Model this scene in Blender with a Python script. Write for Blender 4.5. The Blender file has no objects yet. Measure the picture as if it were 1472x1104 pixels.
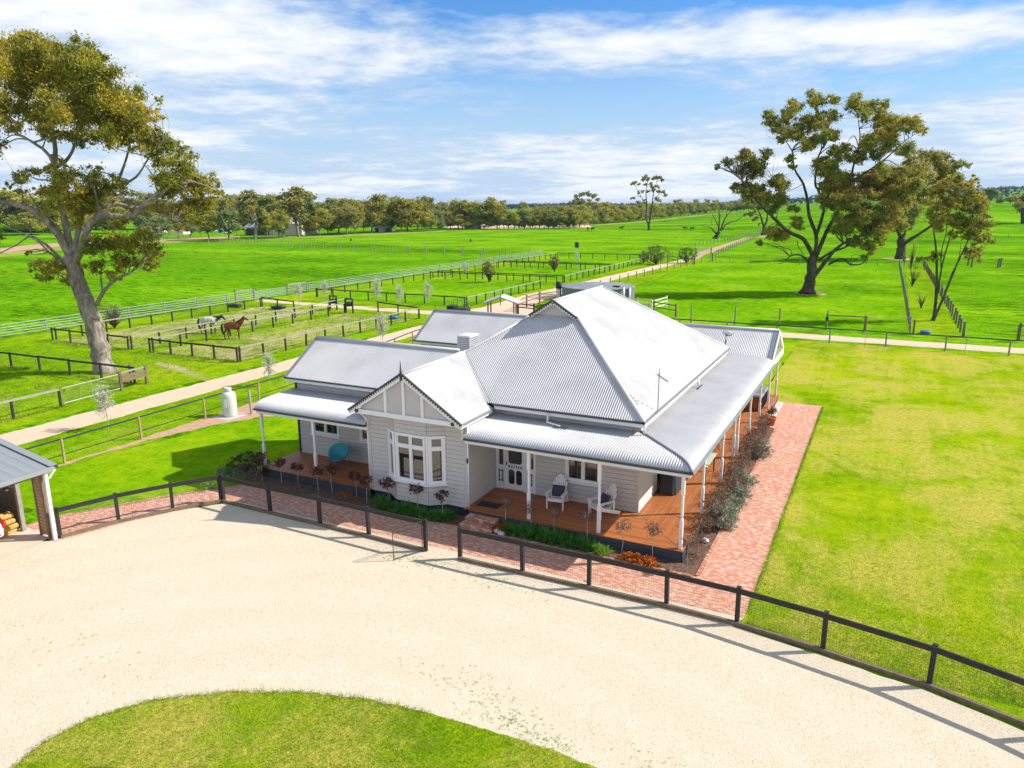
import bpy, math, random
import numpy as np
from mathutils import Vector, Matrix
R=math.radians
random.seed(7); rng=np.random.default_rng(7)
S=bpy.context.scene; COL=S.collection
PI=math.pi
# ------------------------------------------------------------------ camera frame (calibrated: house axes = world axes)
F=1072.; CX,CY=736.,552.; H0=11.
def _n(v): v=np.array(v,float); return v/np.linalg.norm(v)
_X=_n([1455+CX,-(CY-308),F]); _Y=_n([1288-CX,CY-290,-F]); _Y=_n(_Y-_X*(_X@_Y)); _Z=np.cross(_X,_Y)
M3=np.array([_X,_Y,_Z]); CAM=np.array([0,0,H0])
FW=_n([*(M3@np.array([0,0,-1.]))[:2],0]); RT=np.array([FW[1],-FW[0],0])
def ray(u,v): return M3@np.array([u-CX,CY-v,-F])
def sst(a,b,x): t=min(1,max(0,(x-a)/(b-a))); return t*t*(3-2*t)
def th(x,y):
    """terrain height: flat home paddocks, gentle rise far to the right, low hills far off"""
    d=x*FW[0]+y*FW[1]; r=x*RT[0]+y*RT[1]
    if d<150: return 0.
    q=r/d
    h=9.8*sst(190,460,d)*sst(0.18,0.60,q)
    h+=1.5*sst(300,800,d)*sst(-0.1,.3,q)*(1-sst(.3,.6,q))
    dip=sst(520,700,d)*(1-sst(900,1300,d))
    h-=4*dip*sst(.3,.6,q)
    h+=(3+31*sst(0.2,0.68,q)+2*math.sin(q*9+1)+1.5*math.sin(q*21))*sst(1100,2300,d)
    h+=9*sst(260,420,d)*(1-sst(-.74,-.5,q))
    return h
def G(u,v,z=0.):
    d=ray(u,v); t=z-H0
    if d[2]<0:
        t=(z-H0)/d[2]; p=CAM+d*t
        if math.hypot(p[0],p[1])<180: return p
    t=150/np.linalg.norm(d)
    for i in range(900):
        t*=1.006; p=CAM+d*t
        if p[2]<=th(p[0],p[1]): return np.array([p[0],p[1],th(p[0],p[1])])
    return p
def VP(u,v,base,off=0.):
    """point seen at (u,v) on the vertical plane through base (+off metres deeper) that faces the camera"""
    d=ray(u,v); D=base[0]*FW[0]+base[1]*FW[1]+off
    t=D/(d[0]*FW[0]+d[1]*FW[1]); return CAM+d*t
# ------------------------------------------------------------------ materials
MATS={}
def nt(name):
    m=bpy.data.materials.new(name); m.use_nodes=True; t=m.node_tree; b=t.nodes['Principled BSDF']
    return m,t,b
def ramp(t,fac,stops):
    r=t.nodes.new('ShaderNodeValToRGB'); t.links.new(fac,r.inputs[0]); e=r.color_ramp.elements
    while len(e)<len(stops): e.new(.5)
    for i,(p,c) in enumerate(stops): e[i].position=p; e[i].color=(*c,1) if len(c)==3 else c
    return r.outputs[0]
def noise(t,scale,detail=4,rough=.55,vec=None,dist=0):
    n=t.nodes.new('ShaderNodeTexNoise'); n.inputs['Scale'].default_value=scale; n.inputs['Detail'].default_value=detail
    n.inputs['Roughness'].default_value=rough; n.inputs['Distortion'].default_value=dist
    if vec is not None: t.links.new(vec,n.inputs['Vector'])
    return n.outputs[0]
def pos(t,sc=(1,1,1),rot=(0,0,0),kind='geo'):
    if kind=='geo': g=t.nodes.new('ShaderNodeNewGeometry').outputs['Position']
    else: g=t.nodes.new('ShaderNodeTexCoord').outputs['Object']
    m=t.nodes.new('ShaderNodeMapping'); m.inputs['Scale'].default_value=sc; m.inputs['Rotation'].default_value=rot
    t.links.new(g,m.inputs[0]); return m.outputs[0]
def mix(t,f,a,b,mode='MIX'):
    m=t.nodes.new('ShaderNodeMix'); m.data_type='RGBA'; m.blend_type=mode
    for i,x in ((0,f),(6,a),(7,b)):
        if isinstance(x,(int,float)): m.inputs[i].default_value=x
        elif isinstance(x,tuple): m.inputs[i].default_value=(*x,1)
        else: t.links.new(x,m.inputs[i])
    return m.outputs[2]
def math_(t,op,a,b=None,c=None):
    m=t.nodes.new('ShaderNodeMath'); m.operation=op
    for i,x in enumerate((a,b,c)):
        if x is None: continue
        if isinstance(x,(int,float)): m.inputs[i].default_value=x
        else: t.links.new(x,m.inputs[i])
    return m.outputs[0]
def bump(t,b,h,strength=.3,dist=.02):
    n=t.nodes.new('ShaderNodeBump'); n.inputs['Strength'].default_value=strength; n.inputs['Distance'].default_value=dist
    t.links.new(h,n.inputs['Height']); t.links.new(n.outputs[0],b.inputs['Normal'])
def simple(name,c,rough=.5,metal=0,var=.12,scale=3,bmp=0,spec=.5,kind='geo',coat=0):
    if name in MATS: return MATS[name]
    m,t,b=nt(name); v=pos(t,kind=kind)
    n=noise(t,scale,5,.6,v); n2=noise(t,scale*9,3,.6,v)
    f=math_(t,'ADD',math_(t,'MULTIPLY',n,.65),math_(t,'MULTIPLY',n2,.35))
    lo=tuple(x*(1-var*1.6) for x in c); hi=tuple(min(1,x*(1+var)) for x in c)
    t.links.new(ramp(t,f,[(.3,lo),(.7,hi)]),b.inputs['Base Color'])
    b.inputs['Roughness'].default_value=rough; b.inputs['Metallic'].default_value=metal
    b.inputs['Specular IOR Level'].default_value=spec
    if bmp: bump(t,b,n2,bmp,.01)
    MATS[name]=m; return m
def leafmat(name,cols,trans=.25,scale=.9):
    m,t,b=nt(name); v=pos(t,kind='obj')
    n=noise(t,scale,3,.6,v); n2=noise(t,scale*14,2,.6,v)
    f=math_(t,'ADD',math_(t,'MULTIPLY',n,.6),math_(t,'MULTIPLY',n2,.4))
    k=len(cols); c=ramp(t,f,[(.33+.34*i/(k-1),cols[i]) for i in range(k)])
    t.links.new(c,b.inputs['Base Color']); b.inputs['Roughness'].default_value=.5
    b.inputs['Specular IOR Level'].default_value=.25
    tr=t.nodes.new('ShaderNodeBsdfTranslucent'); t.links.new(c,tr.inputs[0])
    ms=t.nodes.new('ShaderNodeMixShader'); ms.inputs[0].default_value=trans
    t.links.new(b.outputs[0],ms.inputs[1]); t.links.new(tr.outputs[0],ms.inputs[2])
    t.links.new(ms.outputs[0],t.nodes['Material Output'].inputs[0])
    MATS[name]=m; return m
def roofmat():
    m,t,b=nt('roof_metal'); v=pos(t)
    n=noise(t,.6,4,.6,v); n2=noise(t,14,3,.6,v)
    f=math_(t,'ADD',math_(t,'MULTIPLY',n,.7),math_(t,'MULTIPLY',n2,.3))
    t.links.new(ramp(t,f,[(.36,(.45,.435,.425)),(.5,(.525,.51,.50)),(.66,(.575,.56,.55))]),b.inputs['Base Color'])
    b.inputs['Roughness'].default_value=.38; b.inputs['Specular IOR Level'].default_value=.6
    return m
def gravelmat():
    m,t,b=nt('gravel'); v=pos(t)
    n=noise(t,.25,5,.6,v); n2=noise(t,2.2,5,.65,v); n3=noise(t,34,4,.75,v); n4=noise(t,.6,6,.7,pos(t,(1,1,1),(0,0,.6)))
    c=ramp(t,n3,[(.34,(.22,.17,.11)),(.43,(.60,.49,.345)),(.56,(.69,.585,.435)),(.72,(.77,.67,.52))])
    c=mix(t,ramp(t,n,[(.4,(0,0,0)),(.7,(.5,.5,.5))]),c,(.63,.555,.415))
    c=mix(t,ramp(t,n2,[(.45,(0,0,0)),(.75,(.35,.35,.35))]),c,(.53,.44,.29))
    # tyre-polished tracks curve round the grass island
    g=t.nodes.new('ShaderNodeNewGeometry').outputs['Position']
    vm=t.nodes.new('ShaderNodeVectorMath'); vm.operation='DISTANCE'; t.links.new(g,vm.inputs[0]); vm.inputs[1].default_value=(-8,3.2,0)
    w=t.nodes.new('ShaderNodeTexNoise'); w.inputs['Scale'].default_value=.35; 
    dd=math_(t,'ADD',vm.outputs['Value'],math_(t,'MULTIPLY',w.outputs[0],1.2))
    s=math_(t,'SINE',math_(t,'MULTIPLY',dd,3.3))
    s2=math_(t,'MULTIPLY',math_(t,'MULTIPLY',math_(t,'ADD',s,1),.5),n4)
    c=mix(t,math_(t,'MULTIPLY',s2,.22),c,(.75,.68,.53))
    n5=noise(t,70,2,.5,v); n6=noise(t,.9,4,.7,v)
    wd=math_(t,'MULTIPLY',ramp(t,n5,[(.66,(0,0,0)),(.70,(1,1,1))]),ramp(t,n6,[(.52,(0,0,0)),(.66,(.7,.7,.7))]))
    c=mix(t,wd,c,(.22,.19,.08))
    t.links.new(c,b.inputs['Base Color']); b.inputs['Roughness'].default_value=.95; b.inputs['Specular IOR Level'].default_value=.1
    bump(t,b,math_(t,'ADD',n3,math_(t,'MULTIPLY',n2,.8)),.65,.03); return m
def grassmat(name,cols,dry=None,tus_shade=0,dryamt=.5,fine=22,big=.12,strip=0,bmpd=.05,dirx=(1,1,1),rot=0):
    m,t,b=nt(name); v=pos(t); vs=pos(t,dirx,(0,0,rot))
    n=noise(t,big,5,.6,vs); n2=noise(t,1.1,5,.65,vs); n3=noise(t,fine,4,.7,v); n4=noise(t,5,4,.7,v)
    f=math_(t,'ADD',math_(t,'ADD',math_(t,'MULTIPLY',n,.3),math_(t,'MULTIPLY',n2,.25)),math_(t,'ADD',math_(t,'MULTIPLY',n3,.28),math_(t,'MULTIPLY',n4,.17)))
    k=len(cols); c=ramp(t,f,[(.43+.145*i/(k-1),cols[i]) for i in range(k)])
    if tus_shade:  # dark streaks put the shadow of tussocks into the grass colour
        q=noise(t,.8,7,.75,vs); q2=noise(t,.06,3,.6,v); qq=math_(t,'ADD',math_(t,'MULTIPLY',q,.75),math_(t,'MULTIPLY',q2,.25))
        c=mix(t,ramp(t,qq,[(.50,(0,0,0)),(.57,(tus_shade,tus_shade,tus_shade))]),c,tuple(x*.38 for x in cols[1]))
    if dry:
        a=noise(t,.19,7,.66,vs,.8); a2=noise(t,3.5,5,.7,vs); a3=noise(t,fine*1.3,3,.7,v)
        g=math_(t,'ADD',math_(t,'ADD',math_(t,'MULTIPLY',a,.62),math_(t,'MULTIPLY',a2,.2)),math_(t,'MULTIPLY',a3,.18))
        if strip:
            w=noise(t,1.0,4,.6,pos(t,(1.5,.06,1),(0,0,.04)),.3); g=math_(t,'ADD',g,math_(t,'MULTIPLY',math_(t,'SUBTRACT',w,.5),strip))
        c=mix(t,ramp(t,g,[(dryamt-.045,(0,0,0)),(dryamt+.055,(.92,.92,.92))]),c,ramp(t,math_(t,'ADD',math_(t,'MULTIPLY',n3,.5),math_(t,'MULTIPLY',n4,.5)),[(.40,tuple(x*y for x,y in zip(dry,(.55,.66,.4)))),(.50,dry),(.62,tuple(min(1,x*1.15) for x in dry))]))
    t.links.new(c,b.inputs['Base Color']); b.inputs['Roughness'].default_value=.9; b.inputs['Specular IOR Level'].default_value=.0
    bump(t,b,math_(t,'ADD',n3,math_(t,'MULTIPLY',n4,1.2)),.55,bmpd); return m
def brickmat(name,c1,c2,mortar,axis='z',sc=1,rotz=0,patch=1):
    m,t,b=nt(name)
    rot=(0,0,rotz) if axis=='z' else (R(90),0,0)
    v=pos(t,(1,1,1),rot)
    br=t.nodes.new('ShaderNodeTexBrick'); t.links.new(v,br.inputs['Vector'])
    br.inputs['Scale'].default_value=1; br.inputs['Brick Width'].default_value=.235*sc; br.inputs['Row Height'].default_value=.118*sc
    br.inputs['Mortar Size'].default_value=.005; br.inputs['Mortar Smooth'].default_value=.3; br.inputs['Bias'].default_value=0
    br.inputs['Color1'].default_value=(*c1,1); br.inputs['Color2'].default_value=(*c2,1); br.inputs['Mortar'].default_value=(*mortar,1)
    # per brick tint from cells of the same size
    n=noise(t,5.0,2,.5,pos(t,(1,2,1),rot)); n2=noise(t,40,4,.7,v); n3=noise(t,.7,4,.6,v)
    c=mix(t,ramp(t,n,[(.54,(0,0,0)),(.60,(.8,.8,.8))]),br.outputs['Color'],(.74,.52,.40))
    c=mix(t,ramp(t,n,[(.40,(.8,.8,.8)),(.46,(0,0,0))]),c,(.42,.17,.115))
    c=mix(t,ramp(t,n2,[(.35,(.5,.5,.5)),(.6,(0,0,0))]),c,tuple(x*.72 for x in c1))
    c=mix(t,ramp(t,n3,[(.45,(0,0,0)),(.75,(.35,.35,.35))]),c,(.58,.42,.33))
    t.links.new(c,b.inputs['Base Color']); b.inputs['Roughness'].default_value=.85
    bump(t,b,math_(t,'SUBTRACT',n2,br.outputs['Fac']),.5,.01); return m
def deckmat(name,rotz,c=( .38,.13,.040)):
    m,t,b=nt(name); v=pos(t,(1,1,1),(0,0,rotz))
    br=t.nodes.new('ShaderNodeTexBrick'); t.links.new(v,br.inputs['Vector'])
    br.inputs['Scale'].default_value=1; br.inputs['Brick Width'].default_value=3.1; br.inputs['Row Height'].default_value=.095
    br.inputs['Mortar Size'].default_value=.0035; br.inputs['Bias'].default_value=-.1
    br.inputs['Color1'].default_value=(c[0]*1.18,c[1]*1.25,c[2]*1.2,1); br.inputs['Color2'].default_value=(c[0]*.78,c[1]*.68,c[2]*.6,1); br.inputs['Mortar'].default_value=(.04,.015,.008,1)
    n=noise(t,1.3,5,.65,pos(t,(.35,6,1),(0,0,rotz))); n2=noise(t,.8,4,.6,v)
    cc=mix(t,ramp(t,n,[(.35,(.35,.35,.35)),(.65,(0,0,0))]),br.outputs['Color'],(c[0]*.6,c[1]*.5,c[2]*.5))
    cc=mix(t,ramp(t,n2,[(.5,(0,0,0)),(.8,(.4,.4,.4))]),cc,(c[0]*1.2,c[1]*1.45,c[2]*1.9))
    t.links.new(cc,b.inputs['Base Color']); b.inputs['Roughness'].default_value=.5
    bump(t,b,math_(t,'SUBTRACT',n,br.outputs['Fac']),.3,.006); return m
def barkmat(name,c1,c2,c3):
    m,t,b=nt(name); v=pos(t,(1,1,.35)); n=noise(t,2.2,6,.65,v,1.2); n2=noise(t,11,4,.7,v)
    c=ramp(t,math_(t,'ADD',math_(t,'MULTIPLY',n,.7),math_(t,'MULTIPLY',n2,.3)),[(.36,c1),(.5,c2),(.64,c3)])
    t.links.new(c,b.inputs['Base Color']); b.inputs['Roughness'].default_value=.9; b.inputs['Specular IOR Level'].default_value=.15
    bump(t,b,n2,.6,.04); return m
def glassmat():
    m,t,b=nt('window_glass'); b.inputs['Base Color'].default_value=(.018,.02,.022,1); b.inputs['Roughness'].default_value=.03
    b.inputs['IOR'].default_value=2.1; return m
MT={}
MT['roof']=roofmat(); MT['gravel']=gravelmat(); MT['glass']=glassmat()
MT['roofedge']=simple('roof_edge_grey',(.22,.235,.25),.5,var=.08)
MT['white']=simple('white_paint',(.80,.80,.80),.42,var=.035,scale=1.5)
MT['wall']=simple('weatherboard_paint',(.53,.51,.485),.6,var=.05,scale=1.2)
MT['trim']=simple('charcoal_trim',(.035,.04,.045),.5,var=.2)
MT['base']=simple('charcoal_base',(.035,.045,.055),.6,var=.2,scale=4)
MT['blackwood']=simple('black_timber',(.022,.019,.018),.7,var=.4,scale=6,bmp=.3)
MT['palewood']=simple('sun_bleached_rail',(.31,.285,.25),.7,var=.2,scale=6)
MT['brownwood']=simple('weathered_timber',(.20,.14,.09),.85,var=.3,scale=6,bmp=.3)
MT['treatedwood']=simple('treated_pine',(.42,.29,.15),.85,var=.25,scale=6,bmp=.3)
MT['greywood']=simple('grey_timber',(.26,.235,.21),.85,var=.3,scale=6,bmp=.3)
MT['steel']=simple('galvanised_steel',(.55,.58,.60),.4,.55,var=.1)
MT['wire']=simple('wire',(.13,.13,.13),.6,.0,var=.1)
MT['blackwire']=simple('black_wire',(.09,.085,.08),.6,0,var=.1)
MT['plastic_black']=simple('black_plastic',(.02,.02,.022),.5,var=.1)
MT['cover']=simple('bbq_cover_cloth',(.028,.029,.034),.75,var=.2,scale=5,bmp=.3)
MT['cushion']=simple('charcoal_cushion',(.05,.05,.07),.9,var=.15,scale=20)
MT['teal']=simple('teal_wicker',(.03,.30,.38),.6,var=.2,scale=12)
MT['blue']=simple('blue_plastic',(.02,.16,.40),.5)
MT['terracotta']=simple('terracotta',(.50,.13,.05),.8,var=.15)
MT['concrete']=simple('concrete',(.52,.49,.44),.9,var=.1,scale=2,bmp=.2)
MT['apron']=simple('salmon_concrete',(.66,.50,.38),.9,var=.08,scale=1.2,bmp=.15)
MT['mulch']=simple('bark_mulch',(.15,.085,.05),.95,var=.75,scale=9,bmp=.9)
MT['dirt']=simple('pale_dirt_road',(.66,.47,.32),.95,var=.10,scale=1.6,bmp=.3)
MT['dirt2']=simple('pink_dirt',(.50,.30,.18),.95,var=.2,scale=3,bmp=.4)
MT['spa_wood']=simple('spa_cladding',(.34,.09,.03),.6,var=.2)
MT['spa_cover']=simple('spa_cover_grey',(.22,.23,.25),.6,var=.08)
MT['chestnut']=simple('chestnut_coat',(.20,.055,.018),.45,var=.2,kind='obj')
MT['mane']=simple('dark_mane',(.02,.012,.01),.6)
MT['greycoat']=simple('flea_grey_coat',(.55,.52,.48),.5,var=.35,scale=7,kind='obj')
MT['black_coat']=simple('black_coat',(.02,.018,.017),.5)
MT['carpaint']=simple('silver_car_paint',(.62,.62,.64),.22,.3,var=.02)
MT['redlens']=simple('red_lens',(.5,.01,.01),.15)
MT['tyre']=simple('tyre_rubber',(.02,.02,.02),.8)
MT['log']=simple('split_log',(.60,.36,.10),.85,var=.3,scale=10,bmp=.3)
MT['tank']=simple('tank_steel',(.17,.18,.18),.55,.2,var=.08)
MT['tanktop']=simple('tank_roof',(.22,.23,.23),.6,var=.08)
MT['pale_fence']=simple('pale_painted_rail',(.66,.60,.50),.6)
MT['gas']=simple('gas_cylinder_white',(.60,.62,.58),.45,var=.05)
MT['brick']=brickmat('clay_pavers',(.66,.32,.20),(.54,.21,.12),(.36,.20,.15))
MT['brickv']=brickmat('clay_bricks_step',(.52,.19,.09),(.42,.13,.06),(.25,.12,.08))
MT['decx']=deckmat('deck_boards_x',0); MT['decy']=deckmat('deck_boards_y',R(90))
MT['pasture']=grassmat('pasture_grass',[(.035,.13,.003),(.10,.27,.003),(.155,.36,.004),(.27,.46,.012)],tus_shade=.8,fine=3,big=.03,bmpd=.12,dirx=(.4,1.3,1),rot=-.45)
MT['pasture2']=grassmat('paddock_grass',[(.06,.19,.002),(.12,.31,.002),(.18,.37,.003),(.27,.41,.010)],tus_shade=.4,dry=(.34,.34,.09),dryamt=.60,fine=8,big=.08,bmpd=.08)
MT['verge']=grassmat('verge_grass',[(.08,.20,.002),(.15,.31,.003),(.23,.37,.004),(.33,.41,.012)],tus_shade=.35,dry=(.38,.33,.07),dryamt=.60,fine=10,big=.1,bmpd=.08)
MT['lawn']=grassmat('mown_lawn',[(.12,.23,.002),(.20,.315,.003),(.28,.37,.004),(.37,.40,.012)],dry=(.45,.385,.065),dryamt=.505,fine=26,big=.13,strip=.16)
MT['lawn_l']=grassmat('side_lawn',[(.08,.22,.002),(.15,.32,.003),(.23,.37,.004),(.33,.40,.012)],dry=(.38,.36,.05),dryamt=.60,fine=26,big=.2)
MT['worn']=grassmat('worn_paddock_grass',[(.10,.17,.02),(.19,.27,.02),(.27,.34,.04),(.33,.37,.06)],dry=(.50,.38,.22),dryamt=.53,fine=9,big=.12,bmpd=.08)
MT['gum1']=leafmat('gum_leaves_gold',[(0.078,0.127,0.024),(0.222,0.242,0.029),(0.464,0.379,0.037),(0.731,0.531,0.094)],0.42,.5)
MT['gum2']=leafmat('gum_leaves_bronze',[(0.085,0.155,0.040),(0.242,0.294,0.051),(0.511,0.401,0.069),(0.850,0.525,0.142)],0.42,.45)
MT['gum3']=leafmat('gum_leaves_dark',[(0.121,0.165,0.057),(0.258,0.279,0.072),(0.449,0.377,0.094),(0.690,0.460,0.134)],0.4,.2)
MT['gum4']=leafmat('gum_leaves_olive',[(0.137,0.179,0.042),(0.326,0.343,0.052),(0.543,0.484,0.074),(0.760,0.609,0.145)],0.4,.2)
MT['gum5']=leafmat('gum_leaves_greygreen',[(0.117,0.176,0.064),(0.215,0.293,0.090),(0.332,0.390,0.144),(0.429,0.468,0.216)],0.4,.2)
MT['willow']=leafmat('willow_leaves',[(.08,.15,.02),(.15,.26,.03),(.24,.34,.05)],.35,.5)
MT['rose']=leafmat('burgundy_leaves',[(0.042,0.024,0.018),(0.108,0.036,0.026),(0.192,0.072,0.048),(0.240,0.132,0.072)],.2,6)
MT['rosebrown']=leafmat('dry_rose_leaves',[(.06,.035,.02),(.15,.075,.045),(.26,.13,.08),(.22,.16,.07)],.2,3)
MT['agap']=leafmat('strappy_leaves',[(0.031,0.118,0.019),(0.078,0.254,0.031),(0.140,0.372,0.047)],.25,3)
MT['lime']=leafmat('lime_leaves',[(.13,.28,.02),(.24,.42,.04),(.34,.5,.08)],.3,3)
MT['lav']=leafmat('lavender_leaves',[(.18,.20,.13),(.32,.35,.25),(.44,.46,.36)],.15,4)
MT['orange']=leafmat('orange_flowers',[(0.308,0.062,0.010),(0.660,0.163,0.010),(0.850,0.275,0.020)],.2,6)
MT['rust']=leafmat('rusty_leaves',[(.12,.05,.01),(.30,.10,.01),(.42,.17,.02)],.2,6)
MT['blossom']=leafmat('pale_blossom',[(.40,.40,.30),(.62,.60,.50),(.74,.70,.62)],.3,2)
MT['darkshrub']=leafmat('dark_shrub_leaves',[(.02,.03,.012),(.05,.04,.02),(.09,.06,.03)],.2,4)
MT['greyshrub']=leafmat('grey_shrub_leaves',[(.16,.15,.08),(.26,.24,.14),(.34,.31,.2)],.2,2)
MT['bark1']=barkmat('gum_bark',(.10,.075,.06),(.25,.21,.18),(.42,.37,.32))
MT['bark2']=barkmat('dark_bark',(.035,.028,.023),(.085,.068,.055),(.17,.14,.11))
MT['bark3']=barkmat('sapling_bark',(.22,.19,.15),(.36,.32,.27),(.5,.45,.4))
# ------------------------------------------------------------------ mesh helpers
class MB:
    def __init__(s): s.v=[]; s.f=[]
    def add(s,vs,fs):
        o=len(s.v); s.v+= [tuple(map(float,v)) for v in vs]; s.f+=[tuple(i+o for i in f) for f in fs]; return s
    def box(s,x0,x1,y0,y1,z0,z1):
        return s.add([(x0,y0,z0),(x1,y0,z0),(x1,y1,z0),(x0,y1,z0),(x0,y0,z1),(x1,y0,z1),(x1,y1,z1),(x0,y1,z1)],
          [(0,3,2,1),(4,5,6,7),(0,1,5,4),(1,2,6,5),(2,3,7,6),(3,0,4,7)])
    def bar(s,a,b,w,h,up=(0,0,1)):
        a=Vector(a); b=Vector(b); d=(b-a).normalized(); u=Vector(up); sd=d.cross(u)
        if sd.length<1e-4: sd=Vector((1,0,0))
        sd.normalize(); u=sd.cross(d).normalized(); vs=[]
        for p in (a,b):
            for i,j in ((-1,-1),(1,-1),(1,1),(-1,1)): vs.append(p+sd*(w/2*i)+u*(h/2*j))
        return s.add(vs,[(0,3,2,1),(4,5,6,7),(0,1,5,4),(1,2,6,5),(2,3,7,6),(3,0,4,7)])
    def tube(s,pts,rs,n=8,cap=True):
        pts=[Vector(p) for p in pts]
        if isinstance(rs,(int,float)): rs=[rs]*len(pts)
        o=len(s.v); vs=[]; ref=Vector((.31,.17,.93))
        for i,p in enumerate(pts):
            d=(pts[min(i+1,len(pts)-1)]-pts[max(i-1,0)]).normalized()
            a=d.cross(ref)
            if a.length<.05: a=d.cross(Vector((1,0,0)))
            a.normalize(); b=d.cross(a)
            for k in range(n):
                t=2*PI*k/n; vs.append(p+(a*math.cos(t)+b*math.sin(t))*rs[i])
        fs=[]
        for i in range(len(pts)-1):
            for k in range(n): fs.append((i*n+k,i*n+(k+1)%n,(i+1)*n+(k+1)%n,(i+1)*n+k))
        if cap: fs+= [tuple(range(n))[::-1],tuple((len(pts)-1)*n+k for k in range(n))]
        return s.add(vs,fs)
    def lathe(s,c,prof,n=16):
        vs=[];fs=[]
        for r,z in prof:
            for k in range(n): t=2*PI*k/n; vs.append((c[0]+r*math.cos(t),c[1]+r*math.sin(t),c[2]+z))
        for i in range(len(prof)-1):
            for k in range(n): fs.append((i*n+k,i*n+(k+1)%n,(i+1)*n+(k+1)%n,(i+1)*n+k))
        fs+=[tuple(range(n))[::-1],tuple((len(prof)-1)*n+k for k in range(n))]
        return s.add(vs,fs)
    def prism(s,poly,axis,a,b):
        """poly: 2d pts in the plane normal to axis ('x','y','z')"""
        def P(p,q): return {'x':(q,p[0],p[1]),'y':(p[0],q,p[1]),'z':(p[0],p[1],q)}[axis]
        n=len(poly); vs=[P(p,a) for p in poly]+[P(p,b) for p in poly]
        fs=[tuple(range(n))[::-1],tuple(range(n,2*n))]+[(i,(i+1)%n,(i+1)%n+n,i+n) for i in range(n)]
        return s.add(vs,fs)
    def build(s,name,mat,parent=None,smooth=False,loc=None,bevel=0):
        me=bpy.data.meshes.new(name); me.from_pydata(s.v,[],s.f); me.validate(); me.update()
        me.materials.append(mat)
        if smooth: me.polygons.foreach_set('use_smooth',[True]*len(me.polygons))
        import bmesh
        bm=bmesh.new(); bm.from_mesh(me); bmesh.ops.recalc_face_normals(bm,faces=bm.faces); bm.to_mesh(me); bm.free()
        o=bpy.data.objects.new(name,me); COL.objects.link(o)
        if parent is not None: o.parent=parent
        if loc is not None: o.location=loc
        if bevel:
            b=o.modifiers.new('bevel','BEVEL'); b.width=bevel; b.segments=1; b.limit_method='ANGLE'
        return o
def npmesh(name,V,Fc,mat,parent=None,smooth=False):
    """V (n,3), Fc (m,k) index array"""
    V=np.asarray(V,np.float32); Fc=np.asarray(Fc,np.int32); k=Fc.shape[1]
    me=bpy.data.meshes.new(name); me.vertices.add(len(V)); me.vertices.foreach_set('co',V.ravel())
    me.loops.add(Fc.size); me.loops.foreach_set('vertex_index',Fc.ravel())
    me.polygons.add(len(Fc)); me.polygons.foreach_set('loop_start',np.arange(0,Fc.size,k,dtype=np.int32))
    if smooth: me.polygons.foreach_set('use_smooth',np.ones(len(Fc),bool))
    me.update(calc_edges=True); me.materials.append(mat)
    o=bpy.data.objects.new(name,me); COL.objects.link(o)
    if parent is not None: o.parent=parent
    return o
def tag(o,label,cat,group=None,kind=None):
    if label: o['label']=label
    if cat: o['category']=cat
    if group: o['group']=group
    if kind: o['kind']=kind
    return o
def empty(name,loc=(0,0,0),rz=0):
    o=bpy.data.objects.new(name,None); COL.objects.link(o); o.location=tuple(map(float,loc)); o.rotation_euler=(0,0,rz); o.empty_display_size=.2; return o
def dup(root,loc,rz=0,sc=1):
    c=root.copy(); COL.objects.link(c); c.location=tuple(map(float,loc)); c.rotation_euler=(0,0,rz); c.scale=(sc,sc,sc) if isinstance(sc,(int,float)) else sc
    for ch in list(root.children):
        d=ch.copy(); COL.objects.link(d); d.parent=c
        for g in list(ch.children):
            e=g.copy(); COL.objects.link(e); e.parent=d
    return c
ORD='first second third fourth fifth sixth seventh eighth ninth tenth eleventh twelfth thirteenth fourteenth fifteenth sixteenth seventeenth eighteenth nineteenth twentieth'.split()
TENS={20:'twenty',30:'thirty',40:'forty',50:'fifty',60:'sixty',70:'seventy'}
TTH={30:'thirtieth',40:'fortieth',50:'fiftieth',60:'sixtieth',70:'seventieth'}
def ordn(i):
    """1-based ordinal word"""
    if i<=20: return ORD[i-1]
    t=i//10*10; return TTH[t] if i%10==0 else TENS[t]+' '+ORD[i%10-1]
# ------------------------------------------------------------------ camera, light, sky
cd=bpy.data.cameras.new('camera'); cam=bpy.data.objects.new('camera',cd); COL.objects.link(cam); S.camera=cam
cd.sensor_width=36; cd.lens=F/1472*36; cd.clip_end=12000; cd.clip_start=.3
mw=Matrix.Identity(4)
for i in range(3):
    for j in range(3): mw[i][j]=M3[i][j]
mw[0][3],mw[1][3],mw[2][3]=CAM; cam.matrix_world=mw
AZ,EL=R(31),R(37.4)
sd=Vector((math.cos(EL)*math.cos(AZ),math.cos(EL)*math.sin(AZ),math.sin(EL)))
sl=bpy.data.lights.new('sun','SUN'); sl.energy=4.5; sl.angle=R(.55); sl.color=(1,.955,.88)
so=bpy.data.objects.new('sun',sl); COL.objects.link(so); so.rotation_euler=sd.to_track_quat('Z','Y').to_euler()
W=bpy.data.worlds.new('World'); S.world=W; W.use_nodes=True; t=W.node_tree
bg=t.nodes['Background']; sky=t.nodes.new('ShaderNodeTexSky'); sky.sky_type='NISHITA'; sky.sun_disc=False
sky.sun_elevation=EL; sky.sun_rotation=PI/2-AZ; sky.altitude=100; sky.air_density=1.0; sky.dust_density=.35; sky.ozone_density=2.2
tc=t.nodes.new('ShaderNodeTexCoord').outputs['Generated']
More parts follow.
